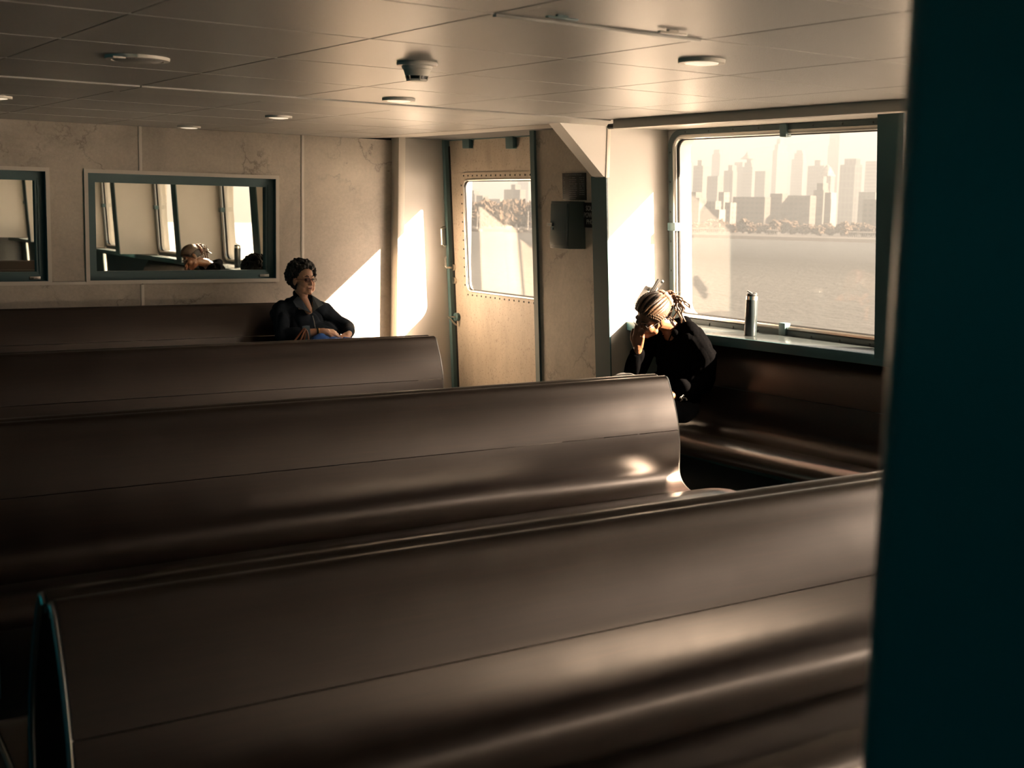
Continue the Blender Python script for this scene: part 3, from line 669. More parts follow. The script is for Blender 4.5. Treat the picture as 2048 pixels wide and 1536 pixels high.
def facade(name, wall_c, win_c, cell=(4.0, 3.6), mortar=0.9, rough=0.6):
    wall_c = tuple(q * 0.12 for q in wall_c); win_c = tuple(q * 0.07 for q in win_c)
    def bld(t, b):
        geo = N(t, 'ShaderNodeNewGeometry'); c = N(t, 'ShaderNodeTexCoord'); sep = N(t, 'ShaderNodeSeparateXYZ'); t.links.new(c.outputs['Object'], sep.inputs[0])
        ad = N(t, 'ShaderNodeMath', operation='ADD'); t.links.new(sep.outputs['X'], ad.inputs[0]); t.links.new(sep.outputs['Y'], ad.inputs[1])
        cb = N(t, 'ShaderNodeCombineXYZ'); t.links.new(ad.outputs[0], cb.inputs['X']); t.links.new(sep.outputs['Z'], cb.inputs['Y'])
        br = N(t, 'ShaderNodeTexBrick', offset=0.0); br.inputs['Scale'].default_value = 1.0; br.inputs['Brick Width'].default_value = cell[0]; br.inputs['Row Height'].default_value = cell[1]
        br.inputs['Mortar Size'].default_value = mortar; br.inputs['Color1'].default_value = (*win_c, 1); br.inputs['Color2'].default_value = (*[q * 1.25 for q in win_c], 1); br.inputs['Mortar'].default_value = (*wall_c, 1)
        t.links.new(cb.outputs[0], br.inputs['Vector']); t.links.new(br.outputs['Color'], b.inputs['Base Color'])
    return mat(name, wall_c, rough, build=bld)
F_TAN = facade('facade_tan', (0.46, 0.38, 0.29), (0.16, 0.14, 0.12))
F_BRN = facade('facade_brown', (0.30, 0.23, 0.17), (0.12, 0.10, 0.09), (5, 3.8), 1.2)
F_PALE = facade('facade_pale', (0.62, 0.55, 0.46), (0.26, 0.24, 0.21), (3.5, 3.6), 0.8)
F_GLS = facade('facade_glass', (0.44, 0.42, 0.38), (0.20, 0.21, 0.21), (5.0, 7.0), 0.7, 0.3)
F_BAND = facade('facade_banded', (0.58, 0.52, 0.44), (0.22, 0.19, 0.16), (60.0, 4.0), 1.0)
F_WHT = mat('facade_white', (0.10, 0.09, 0.08), 0.7)
def block(par, x0, xs, x1, ytop, D, m, name='tower_block', zb=None):
    """box whose near vertical edge stands at ground distance D in column xs; shaded face runs to x0, sunlit face to x1"""
    def gd(px):
        r = ray(px, 480); v = Vector((r.x, r.y)); return v.normalized()
    c = gd(xs) * D; a = gd(x0); a = a * (c.x / a.x); bb = gd(x1); bb = bb * (c.y / bb.y)
    r = ray(xs, ytop); z = CAMZ + D * r.z / math.hypot(r.x, r.y)
    mb = MB(); mb.box(c.x, max(bb.x, c.x + 6), c.y, max(a.y, c.y + 6), SEA + 1.5 if zb is None else zb, z)
    o = mb.build(name, m, par, smooth=False); return o, z
def tower(label, parts, D, m, name='skyscraper', cat='building'):
    t = thing(name, label, cat, 'hazy buildings across the water')
    for i, pt in enumerate(parts):
        mm = pt[5] if len(pt) > 5 else m
        block(t, pt[0], pt[1], pt[2], pt[3], D + (pt[4] if len(pt) > 4 else 0), mm, 'tower_block' if i == 0 else 'upper_block')
    return t
tower('stepped tan block with a lit ribbed side at the window\'s left', [(1381, 1400, 1414, 331), (1390, 1397, 1401, 320, 5)], 1300, F_TAN)
tower('slim square tower with a capped top, left of the big window', [(1417, 1433, 1439, 308), (1420, 1431, 1435, 299, 5)], 1700, F_TAN)
tower('low brown block at the foot of the slim square tower', [(1409, 1430, 1442, 352)], 1250, F_BRN, 'building')
tower('narrow brown block behind the pyramid-topped building', [(1442, 1460, 1467, 341), (1450, 1458, 1463, 330, 8)], 1350, F_BRN, 'building')
tower('broad pale slab left of the pyramid-topped building', [(1462, 1478, 1486, 324)], 1600, F_TAN, 'building')
py_ = tower('building with stepped pyramid top in the middle left of skyline', [(1478, 1498, 1507, 333), (1482, 1496, 1503, 325, 5), (1486, 1494, 1499, 317, 8)], 1500, F_TAN, 'building')
tower('short brown block between the pyramid top and the crowned tower', [(1504, 1524, 1533, 342)], 1400, F_BRN, 'building')
tower('pale crowned tower with stepped top, left of window centre', [(1537, 1546, 1568, 300), (1540, 1547, 1564, 288, 6), (1544, 1550, 1558, 277, 10)], 1750, F_PALE)
tower('rounded pale tower right of the crowned tower', [(1575, 1598, 1606, 318), (1580, 1597, 1602, 306, 6), (1584, 1595, 1599, 300, 10)], 1700, F_PALE)
tower('tan slab with a rooftop box beside the tallest tower', [(1608, 1640, 1650, 331), (1621, 1632, 1637, 320, 8)], 1450, F_TAN, 'building')
tower('tallest tower, reaching almost to the window\'s top edge', [(1646, 1668, 1674, 290), (1648, 1668, 1673, 257, 4)], 1950, F_TAN)
tower('grid-fronted office block right of the tallest tower', [(1672, 1702, 1716, 329), (1680, 1703, 1711, 317, 8)], 1300, F_GLS, 'building')
tower('banded pale office slab near the window\'s right edge', [(1722, 1748, 1756, 322)], 1500, F_BAND, 'building')
tower('slim tower cut by the window\'s right edge', [(1753, 1775, 1790, 304)], 1650, F_TAN)
tower('long low ribbed block left of skyline centre', [(1462, 1526, 1537, 394)], 1000, F_BRN, 'building')
tower('slightly taller ribbed block at skyline centre', [(1536, 1560, 1569, 387)], 1010, F_BRN, 'building')
tower('long low ribbed block right of skyline centre', [(1568, 1616, 1628, 391)], 1000, F_BRN, 'building')
tower('tapering brown block under the tallest tower', [(1622, 1642, 1652, 380), (1628, 1640, 1646, 366, 5)], 1040, F_BRN, 'building')
tower('bright white twin-pillared block below the tallest tower', [(1650, 1658, 1668, 398, 0, F_WHT), (1652, 1657, 1664, 385, 4, F_WHT)], 980, F_WHT, 'building')
sp_ = tower('pale spired block in front of the tallest tower', [(1648, 1655, 1661, 352)], 1400, F_PALE, 'building')
tower('brown apartment block at lower right of the big window', [(1712, 1745, 1758, 384)], 1100, F_BRN, 'building')
tower('lowest brown block at the window\'s right edge', [(1722, 1770, 1795, 399)], 950, F_BRN, 'building')
tower('low block at the far left of the big window\'s skyline', [(1345, 1395, 1410, 396), (1375, 1388, 1398, 384, 6)], 1000, F_BRN, 'building')
tower('bright white warehouse on the shore', [(1405, 1436, 1444, 419, 0, F_WHT)], 930, F_WHT, 'warehouse')
tower('small pale block above the white warehouse', [(1410, 1428, 1436, 402), (1438, 1444, 1449, 384, 10)], 1000, F_PALE, 'building')
tower('pale block right of the white warehouse', [(1448, 1458, 1464, 405)], 960, F_PALE, 'building')
# seen through the door window
tower('pale tower at the door window\'s left edge', [(918, 934, 940, 362)], 1700, F_PALE)
tower('dark stepped block at the door window\'s left', [(936, 948, 957, 388), (939, 946, 950, 381, 5)], 1200, F_BRN, 'building')
tower('low brown block beside the stepped one in the door window', [(951, 964, 971, 391)], 1150, F_BRN, 'building')
tower('long pale low building in the middle of the door window', [(968, 998, 1010, 398)], 1200, F_PALE, 'building')
tower('broad brown block with a rooftop box in the door window', [(1006, 1038, 1049, 379), (1020, 1028, 1032, 369, 8)], 1150, F_BRN, 'building')
tower('pale far tower behind the broad brown block', [(1033, 1054, 1062, 358)], 1900, F_PALE)
tower('brown block at the door window\'s right edge', [(1062, 1084, 1096, 388), (1068, 1080, 1086, 381, 6)], 1150, F_BRN, 'building')
# spire
def gpt(px, py, D):
    r = ray(px, py); return Vector((0, 0, CAMZ)) + r * (D / math.hypot(r.x, r.y))
a = gpt(1655, 352, 1400); bb = gpt(1652, 328, 1400)
MB().lathe([(9, 0), (4, 9), (0.2, bb.z - a.z)], (a.x + 6, a.y + 6, a.z), 8).build('spire', F_PALE, sp_)
a = gpt(1494, 318, 1500); MB().lathe([(8, 0), (3, 4), (0.2, 9)], (a.x + 5, a.y + 5, a.z), 8).build('roof_cone', F_TAN, py_)
# trees along the shore
def b_tree(t, b):
    n = noise_tex(t, coords(t), 0.25, 4); t.links.new(ramp(t, n.outputs['Fac'], [(0.35, (0.030, 0.017, 0.008)), (0.7, (0.055, 0.031, 0.013))]).outputs[0], b.inputs['Base Color'])
TREE = mat('autumn_foliage', (0.35, 0.22, 0.10), 0.9, build=b_tree); TRUNK = mat('tree_trunk', (0.12, 0.09, 0.07), 0.9)
def crown_mesh(seed):
    bm = bmesh.new(); bmesh.ops.create_icosphere(bm, subdivisions=4, radius=1.0)
    for v in bm.verts:
        k = 1.0 + 0.45 * noise.noise(v.co * 1.6 + Vector((seed * 7.1, 0, 0))) + 0.35 * noise.noise(v.co * 4.3 + Vector((0, seed * 3.3, 0))) + 0.35 * noise.noise(v.co * 11.0 + Vector((0, 0, seed * 5.1)))
        v.co *= k
    me = bpy.data.meshes.new('crown'); bm.to_mesh(me); bm.free(); return me
CROWNS = [crown_mesh(i) for i in range(5)]
TR = MB().tube([(0, 0, -0.2), (0, 0, 1.0)], [0.06, 0.03], 6).mesh('trunk')
def tree(px, D, h, w, label):
    p = gpt(px, 480, D); t = thing('shore_tree', label, 'tree', 'autumn trees on the far shore'); t.location = (p.x, p.y, SEA + 2)
    c = link('crown', random.choice(CROWNS), TREE, t); c.scale = (w, w, h * 0.42); c.location = (0, 0, h * 0.58); c.rotation_euler = (0, 0, random.random() * 6)
    k = link('trunk', TR, TRUNK, t); k.scale = (w, w, h * 0.5)
LB = 'rust-brown tree in the belt along the big window\'s shoreline'; LD = 'rust-brown tree in the dense belt seen through the door window'
for i in range(26):
    px = 1352 + i * 16.5 + random.uniform(-4, 4); tree(px, 875 + random.uniform(0, 40), random.uniform(6, 10), random.uniform(3.5, 5.5), LB)
for i in range(26):
    px = 922 + i * 6.8; tree(px, 880 + (i % 3) * 35, random.uniform(14, 19), random.uniform(5, 6.5), LD)
# shore fence piers
def pier(px0, px1, label, n):
    t = thing('shore_railing', label, 'railing'); a = gpt(px0, 480, 858); b_ = gpt(px1, 480, 858); z = SEA
    m = MB(); m.tube([(a.x, a.y, z + 5.2), (b_.x, b_.y, z + 5.2)], 0.45, 6); m.build('top_rail', F_WHT, t)
    for i in range(n):
        q = a.lerp(b_, i / (n - 1)); MB().tube([(q.x, q.y, z - 0.5), (q.x, q.y, z + 5.2)], 0.30, 6).build('post', F_WHT, t)
pier(1356, 1448, 'long white pier railing on the far shore, left of the bottle', 24)
pier(1696, 1770, 'white pier railing on the far shore at the window\'s right edge', 18)
pier(1533, 1556, 'short white railing on the shore at the window\'s centre', 7)
# moored boats
def boat(px, L, mast, label):
    p = gpt(px, 466, 846); t = thing('moored_boat', label, 'boat', 'white boats moored at the far shore'); t.location = (p.x, p.y, SEA); t.rotation_euler = (0, 0, -0.75)
    m = MB(); prof = [(-0.5, 0.12), (-0.45, 0.16), (0.2, 0.15), (0.5, 0.0)]
    top = [(x * L, w * L) for x, w in prof] + [(x * L, -w * L) for x, w in prof[::-1][1:]]
    m.prism(top, -0.2, 1.5, lambda q, z: (q[0] * (0.85 if z < 0 else 1), q[1] * (0.6 if z < 0 else 1), z)); m.build('boat_hull', F_WHT, t, smooth=False)
    MB().bevbox(-0.3 * L, 0.12 * L, -0.1 * L, 0.1 * L, 1.5, 3.0, 0.2).build('cabin', F_WHT, t)
    if mast: MB().tube([(0.1 * L, 0, 1.5), (0.1 * L, 0, mast)], 0.35, 6).build('mast', F_WHT, t)
boat(951, 10, 13, 'white sailboat with a mast at the door window\'s left'); boat(1052, 11, 14, 'white sailboat with a mast at the door window\'s right')
boat(1033, 12, 0, 'white motor boat without a mast in the door window')
# haze over the far shore
hz = bpy.data.materials.new('haze'); hz.use_nodes = True; t = hz.node_tree; t.nodes.clear()
o_ = N(t, 'ShaderNodeOutputMaterial'); vsn = N(t, 'ShaderNodeVolumeScatter'); van = N(t, 'ShaderNodeVolumeAbsorption'); vad = N(t, 'ShaderNodeAddShader')
for q in (vsn, van): q.inputs['Color'].default_value = (0.196, 0.211, 0.226, 1); q.inputs['Density'].default_value = 0.00125
t.links.new(vsn.outputs[0], vad.inputs[0]); t.links.new(van.outputs[0], vad.inputs[1]); t.links.new(vad.outputs[0], o_.inputs['Volume'])
tag(MB().box(320, 3000, 120, 3000, SEA - 1, 250).build('haze', hz, smooth=False), 'warm morning haze hanging over the far shore', 'haze', kind='stuff')

# ================================================================== PEOPLE
def cap(mb, p0, p1, r0, r1, seg=14):
    p0, p1 = Vector(p0), Vector(p1)
    mb.ell(p0, (r0,) * 3, None, seg, 9); mb.ell(p1, (r1,) * 3, None, seg, 9)
    if (p1 - p0).length > 1e-4: mb.tube([p0, p1], [r0, r1], seg)
def chain(mb, pts, rs):
    for a, b, ra, rb in zip(pts[:-1], pts[1:], rs[:-1], rs[1:]): cap(mb, a, b, ra, rb)
def blob(name, mb, m, parent, voxel=0.006, smooth=4, folds=0.0, fscale=9.0, seed=0):
    me = bpy.data.meshes.new('tmp'); me.from_pydata(mb.v, [], mb.f); me.update()
    tmp = bpy.data.objects.new('tmp', me); COL.objects.link(tmp)
    md = tmp.modifiers.new('r', 'REMESH'); md.mode = 'VOXEL'; md.voxel_size = voxel; md.use_smooth_shade = True
    dg = bpy.context.evaluated_depsgraph_get(); out = bpy.data.meshes.new_from_object(tmp.evaluated_get(dg))
    bpy.data.objects.remove(tmp); bpy.data.meshes.remove(me); out.name = name
    bm = bmesh.new(); bm.from_mesh(out)
    for _ in range(smooth): bmesh.ops.smooth_vert(bm, verts=bm.verts, factor=0.5, use_axis_x=True, use_axis_y=True, use_axis_z=True)
    if folds:
        bm.normal_update()
        for v in bm.verts:
            c = v.co + Vector((seed, seed * 2, 0))
            k = noise.noise(Vector((c.x * fscale, c.y * fscale, c.z * fscale * 0.55)) + 0.6 * noise.noise_vector(c * fscale * 0.7))
            v.co += v.normal * folds * (abs(k) * 2 - 0.6)
        bmesh.ops.smooth_vert(bm, verts=bm.verts, factor=0.4, use_axis_x=True, use_axis_y=True, use_axis_z=True)
    for f in bm.faces: f.smooth = True
    bm.to_mesh(out); bm.free()
    return link(name, out, m, parent)
def frame(F, U):
    F = Vector(F).normalized(); U = Vector(U); U = (U - F * U.dot(F)).normalized(); X = F.cross(U)
    return Matrix((X, F, U)).transposed()
def head_caps(mb, c, M, s=1.0):
    c = Vector(c); T = lambda x, y, z: c + M @ (Vector((x, y, z)) * s)
    def E(p, r): mb.ell(T(*p), tuple(q * s for q in r), M, 24, 16)
    E((0, -0.012, 0.030), (0.074, 0.092, 0.086)); E((0, 0.026, -0.040), (0.061, 0.062, 0.072)); E((0, 0.066, -0.092), (0.024, 0.022, 0.020))
    for sx in (-1, 1):
        E((sx * 0.037, 0.056, -0.034), (0.027, 0.030, 0.030)); E((sx * 0.075, -0.012, -0.012), (0.010, 0.021, 0.033))
        cap(mb, T(sx * 0.012, 0.083, 0.020), T(sx * 0.044, 0.068, 0.020), 0.011 * s, 0.010 * s)
        E((sx * 0.011, 0.096, -0.036), (0.009, 0.010, 0.008))
        cap(mb, T(sx * 0.045, 0.025, -0.075), T(sx * 0.015, 0.06, -0.1), 0.022 * s, 0.018 * s)
    cap(mb, T(0, 0.083, 0.012), T(0, 0.104, -0.030), 0.008 * s, 0.012 * s)
    cap(mb, T(-0.017, 0.082, -0.060), T(0.017, 0.082, -0.060), 0.008 * s, 0.008 * s); cap(mb, T(-0.014, 0.081, -0.071), T(0.014, 0.081, -0.071), 0.008 * s, 0.008 * s)
def face_parts(par, c, M, skin_dark, s=1.0):
    c = Vector(c); T = lambda x, y, z: c + M @ (Vector((x, y, z)) * s)
    for sx in (-1, 1):
        mb = MB(); mb.ell(T(sx * 0.031, 0.076, 0.001), (0.013 * s, 0.010 * s, 0.008 * s), M, 14, 8); mb.build('eye', mat('eye', (0.05, 0.04, 0.035), 0.25), par)
        mb = MB(); mb.tube([T(sx * 0.014, 0.092, 0.026), T(sx * 0.030, 0.090, 0.031), T(sx * 0.046, 0.078, 0.026)], [0.003 * s, 0.0045 * s, 0.002 * s], 8); mb.build('eyebrow', mat('brow', (0.02, 0.015, 0.012), 0.8), par)
    mb = MB(); mb.tube([T(-0.021, 0.085, -0.066), T(-0.01, 0.0905, -0.064), T(0, 0.091, -0.0655), T(0.01, 0.0905, -0.064), T(0.021, 0.085, -0.066)], [0.002 * s, 0.0055 * s, 0.006 * s, 0.0055 * s, 0.002 * s], 8)
    mb.build('lips', skin_dark, par)
def glasses(par, c, M, s=1.0, fm=None):
    c = Vector(c); T = lambda x, y, z: c + M @ (Vector((x, y, z)) * s)
    g = bpy.data.objects.new('spectacles', None); COL.objects.link(g); g.parent = par
    for sx in (-1, 1):
        pts = [T(sx * (0.033 + 0.025 * math.cos(a)), 0.103 - 0.012 * abs(math.cos(a) + 1) * 0.5, 0.000 + 0.017 * math.sin(a)) for a in [2 * math.pi * i / 20 for i in range(20)]]
        MB().tube(pts, 0.0018 * s, 6, closed=True).build('rim', fm, g)
        m = MB(); m.add(pts, [tuple(range(20))]); m.build('lens', LENS, g, smooth=False)
        MB().tube([T(sx * 0.058, 0.092, 0.003), T(sx * 0.075, 0.06, 0.004), T(sx * 0.080, -0.01, 0.002)], 0.0018 * s, 6).build('temple', fm, g)
    MB().tube([T(-0.009, 0.103, 0.004), T(0, 0.107, 0.007), T(0.009, 0.103, 0.004)], 0.0018 * s, 6).build('bridge', fm, g)
def hand_caps(mb, wrist, d, nrm, side, curl=(0.5, 0.7, 0.5), thumb=0.7, s=1.0):
    """wrist: joint, d: pointing direction, nrm: back-of-hand normal, side: +1/-1 thumb side"""
    wrist = Vector(wrist); d = Vector(d).normalized(); nrm = Vector(nrm); nrm = (nrm - d * nrm.dot(d)).normalized(); sd = d.cross(nrm) * side
    L = (0.038, 0.043, 0.040, 0.031); off = (0.028, 0.009, -0.010, -0.027)
    cap(mb, wrist - d * 0.02 * s, wrist + d * 0.015 * s, 0.025 * s, 0.025 * s)
    for i in range(4):
        k = wrist + (d * (0.082 - 0.004 * abs(i - 1)) + sd * off[i]) * s
        cap(mb, wrist + (d * 0.012 + sd * off[i] * 0.6) * s, k, 0.0165 * s, 0.0125 * s)
        p = k; ang = 0.0
        for j, f in enumerate((1.0, 0.68, 0.52)):
            ang += curl[j]; q = p + (d * math.cos(ang) - nrm * math.sin(ang)) * L[i] * f * s + sd * 0.001 * (1.5 - i)
            cap(mb, p, q, (0.0098 - 0.0008 * j) * s, (0.0090 - 0.0008 * j) * s); p = q
    t0 = wrist + (d * 0.022 + sd * 0.024) * s; t1 = t0 + (d * 0.030 + sd * 0.026 * thumb - nrm * 0.012) * s; t2 = t1 + (d * 0.030 + sd * 0.006 - nrm * 0.012) * s; t3 = t2 + (d * 0.024 - sd * 0.003 - nrm * 0.008) * s
    chain(mb, [t0, t1, t2, t3], [0.015 * s, 0.0125 * s, 0.0105 * s, 0.009 * s])

SKIN1 = mat('skin_tan', (0.60, 0.34, 0.22), 0.5, Subsurface_Weight=0.08); LIP1 = mat('lip_rose', (0.33, 0.12, 0.10), 0.5)
HAIRB = mat('hair_black', (0.012, 0.011, 0.011), 0.55)
def b_cloth(c0, c1, sc=120):
    def f(t, b):
        n = noise_tex(t, coords(t), sc, 3); t.links.new(ramp(t, n.outputs['Fac'], [(0.3, c0), (0.7, c1)]).outputs[0], b.inputs['Base Color'])
    return f
JACKET = mat('navy_jacket', (0.03, 0.035, 0.045), 0.85, spec=0.15, build=b_cloth((0.009, 0.014, 0.021), (0.016, 0.021, 0.028)))
TROUS = mat('dark_trousers', (0.02, 0.022, 0.03), 0.85)
DENIM = mat('denim_cuff', (0.10, 0.15, 0.19), 0.9)
BLUEC = mat('blue_fabric', (0.03, 0.12, 0.42), 0.65, build=b_cloth((0.022, 0.10, 0.36), (0.04, 0.14, 0.46), 60))
SHOE = mat('black_shoe', (0.01, 0.01, 0.01), 0.4)
GOLD = mat('gold', (0.75, 0.52, 0.22), 0.25, metal=1.0)

# ---------------------------------------------------------------- seated woman in glasses
p1 = thing('person', 'seated person with short curly black hair, glasses and dark jacket, hands folded', 'person')
HC = Vector((4.420, 9.575, 1.125)); M1 = frame((0.20, -0.97, 0.03), (-0.02, 0.10, 1.0))
RSH, LSH = Vector((4.240, 9.63, 0.860)), Vector((4.630, 9.67, 0.850))
REL, LEL = Vector((4.185, 9.47, 0.690)), Vector((4.795, 9.52, 0.720))
RWR, LWR = Vector((4.485, 9.335, 0.722)), Vector((4.735, 9.385, 0.690))
mb = MB(); head_caps(mb, HC, M1, 1.04)
for sx in (-1, 1): mb.ell(HC + M1 @ Vector((sx * 0.045, 0.030, -0.068)), (0.034, 0.045, 0.042), M1)
chain(mb, [HC + Vector((-0.004, 0.035, -0.06)), (4.428, 9.63, 0.985), (4.43, 9.64, 0.90)], [0.050, 0.053, 0.075])
cap(mb, (4.435, 9.615, 0.960), (4.452, 9.540, 0.875), 0.044, 0.032)
mb.ell((4.43, 9.65, 0.72), (0.165, 0.10, 0.18)); mb.ell((4.43, 9.63, 0.55), (0.16, 0.12, 0.12))
chain(mb, [(4.43, 9.66, 0.86), RSH], [0.045, 0.045]); chain(mb, [(4.43, 9.66, 0.86), LSH], [0.045, 0.045])
chain(mb, [RSH, REL, RWR], [0.052, 0.042, 0.028]); chain(mb, [LSH, LEL, LWR], [0.052, 0.042, 0.028])
hand_caps(mb, RWR + Vector((0.012, -0.002, 0)), (0.95, -0.10, -0.16), (0.15, -0.55, 0.80), 1, (0.35, 0.75, 0.6))
hand_caps(mb, LWR + Vector((-0.02, -0.022, -0.004)), (-0.75, -0.50, -0.35), (0.1, -0.55, 0.83), -1, (0.5, 0.8, 0.6))
for sx, kx in ((4.35, 4.33), (4.51, 4.56)):
    chain(mb, [(sx, 9.62, 0.50), (kx, 9.17, 0.485), (kx, 9.20, 0.10)], [0.075, 0.050, 0.036]); cap(mb, (kx, 9.20, 0.05), (kx, 9.06, 0.04), 0.035, 0.030)
blob('body', mb, SKIN1, p1, 0.0042, 3)
face_parts(p1, HC, M1, LIP1, 1.04)
glasses(p1, HC, M1, 1.04, mat('spectacle_frame', (0.10, 0.06, 0.05), 0.3, metal=0.6))
# hair: curls over the crown and round the sides
rnd = random.Random(3); mb = MB()
T1 = lambda x, y, z: HC + M1 @ (Vector((x, y, z)) * 1.09)
mb.ell(T1(0, -0.030, 0.048), (0.098, 0.094, 0.092), M1, 24, 16); mb.ell(T1(0, -0.055, -0.01), (0.088, 0.066, 0.082), M1, 24, 16)
for i in range(420):
    th = rnd.uniform(0, 2 * math.pi); u = rnd.uniform(-0.75, 1.0); r = math.sqrt(max(0, 1 - u * u))
    d = Vector((r * math.cos(th), r * math.sin(th), u))
    if d.y > 0.42 and d.z < 0.42: continue
    if d.z < -0.2 and d.y > -0.1: continue
    p = Vector((0, -0.030, 0.040)) + Vector((d.x * 0.108, d.y * 0.108, d.z * 0.108))
    q = rnd.uniform(0.011, 0.021); mb.ell(T1(*p), (q, q, q), None, 8, 6)
blob('hair', mb, HAIRB, p1, 0.004, 0, 0.007, 60.0, 2)
# jacket
mb = MB(); mb.ell((4.43, 9.655, 0.735), (0.205, 0.135, 0.190)); mb.ell((4.445, 9.60, 0.60), (0.225, 0.165, 0.15))
chain(mb, [(4.385, 9.645, 0.935), RSH], [0.066, 0.082]); chain(mb, [(4.475, 9.645, 0.935), LSH], [0.066, 0.082]); mb.ell((4.585, 9.565, 0.645), (0.155, 0.125, 0.14))
chain(mb, [RSH, REL, REL.lerp(RWR, 0.55)], [0.078, 0.066, 0.052]); chain(mb, [LSH, LEL, LEL.lerp(LWR, 0.80)], [0.076, 0.064, 0.050])
blob('jacket', mb, JACKET, p1, 0.0055, 4, 0.016, 9.0, 1)
def flap(pts, th, nm, m_, par, nrm):
    nrm = Vector(nrm).normalized() * th; m = MB(); n = len(pts)
    m.add([Vector(p) for p in pts] + [Vector(p) + nrm for p in pts], [tuple(range(n)), tuple(range(2 * n - 1, n - 1, -1))] + [(i, (i + 1) % n, n + (i + 1) % n, n + i) for i in range(n)])
    return m.build(nm, m_, par, smooth=False)
# collar: band behind the neck and two pointed lapels
m = MB(); pts = [(4.375, 9.575, 0.955), (4.368, 9.62, 0.972), (4.39, 9.67, 0.985), (4.43, 9.69, 0.99), (4.475, 9.675, 0.985), (4.498, 9.625, 0.972), (4.492, 9.58, 0.955)]
m.tube(pts, [0.012, 0.018, 0.020, 0.020, 0.020, 0.018, 0.012], 10); m.build('collar', JACKET, p1).location = (0, 0, 0.028)
flap([(4.500, 9.600, 0.968), (4.560, 9.575, 0.925), (4.575, 9.545, 0.893), (4.520, 9.525, 0.872), (4.470, 9.520, 0.838), (4.488, 9.560, 0.930)], 0.010, 'lapel', mat('lapel_fleece', (0.055, 0.068, 0.072), 0.85), p1, (0.3, -0.9, 0.3)).location = (0, -0.006, 0.026)
flap([(4.370, 9.590, 0.965), (4.322, 9.570, 0.925), (4.335, 9.535, 0.880), (4.400, 9.515, 0.855), (4.455, 9.515, 0.832), (4.395, 9.555, 0.930)], 0.010, 'lapel', mat('lapel_navy', (0.030, 0.042, 0.055), 0.85), p1, (-0.2, -0.9, 0.3)).location = (0, -0.006, 0.026)
m = MB(); m.tube([(4.470, 9.507, 0.836), (4.478, 9.497, 0.79), (4.480, 9.478, 0.735), (4.482, 9.448, 0.665)], 0.0035, 6); m.build('zip', ALU, p1)
m = MB(); m.tube([(4.385, 9.552, 0.935), (4.42, 9.520, 0.880), (4.455, 9.508, 0.846), (4.468, 9.515, 0.862), (4.485, 9.55, 0.925)], 0.0018, 6); m.build('necklace', GOLD, p1).location = (0, -0.004, 0.02)
# cuffs and bracelet
fd = (RWR - REL).normalized(); c0 = REL.lerp(RWR, 0.50)
m = MB(); m.tube([c0, c0 + fd * 0.035, c0 + fd * 0.06], [0.058, 0.060, 0.056], 18, caps=True); m.build('cuff', DENIM, p1)
c0 = REL.lerp(RWR, 0.84); m = MB(); m.tube([c0, c0 + fd * 0.012], [0.0355, 0.0355], 18); m.build('bracelet', mat('bracelet_dark', (0.03, 0.05, 0.04), 0.3), p1)
m = MB(); m.tube([c0 + fd * 0.016, c0 + fd * 0.020], [0.035, 0.0345], 18); m.build('bangle', GOLD, p1)
# trousers and shoes
mb = MB(); mb.ell((4.43, 9.63, 0.50), (0.175, 0.14, 0.095))
for sx, kx in ((4.35, 4.33), (4.51, 4.56)):
    chain(mb, [(sx, 9.62, 0.50), (kx, 9.17, 0.490), (kx, 9.20, 0.10)], [0.090, 0.066, 0.052])
    s_ = MB(); cap(s_, (kx, 9.22, 0.045), (kx, 9.05, 0.040), 0.044, 0.040); blob('shoe', s_, SHOE, p1, 0.008, 2)
blob('trousers', mb, TROUS, p1, 0.008, 3, 0.006, 10.0, 4)

# blue bag on the lap
mb = MB(); mb.ell((4.53, 9.30, 0.615), (0.165, 0.10, 0.070)); mb.ell((4.70, 9.28, 0.605), (0.115, 0.08, 0.055)); mb.ell((4.45, 9.32, 0.655), (0.08, 0.07, 0.055)); cap(mb, (4.60, 9.25, 0.650), (4.74, 9.27, 0.640), 0.026, 0.022)
t = thing('blue_bag', 'crumpled bright blue cloth bag on the lap of the woman in glasses', 'bag')
blob('bag_body', mb, BLUEC, t, 0.006, 3, 0.012, 12.0, 6)
mb = MB(); cap(mb, (4.62, 9.235, 0.672), (4.74, 9.255, 0.660), 0.013, 0.010); blob('strap', mb, mat('blue_strap', (0.015, 0.06, 0.25), 0.6), t, 0.004, 2)
m = MB(); m.tube([(4.375, 9.295, 0.66), (4.40, 9.262, 0.62), (4.415, 9.25, 0.56)], [0.014, 0.016, 0.012], 8); m.build('stripe_band', mat('striped_band', (0.25, 0.22, 0.24), 0.8), t)
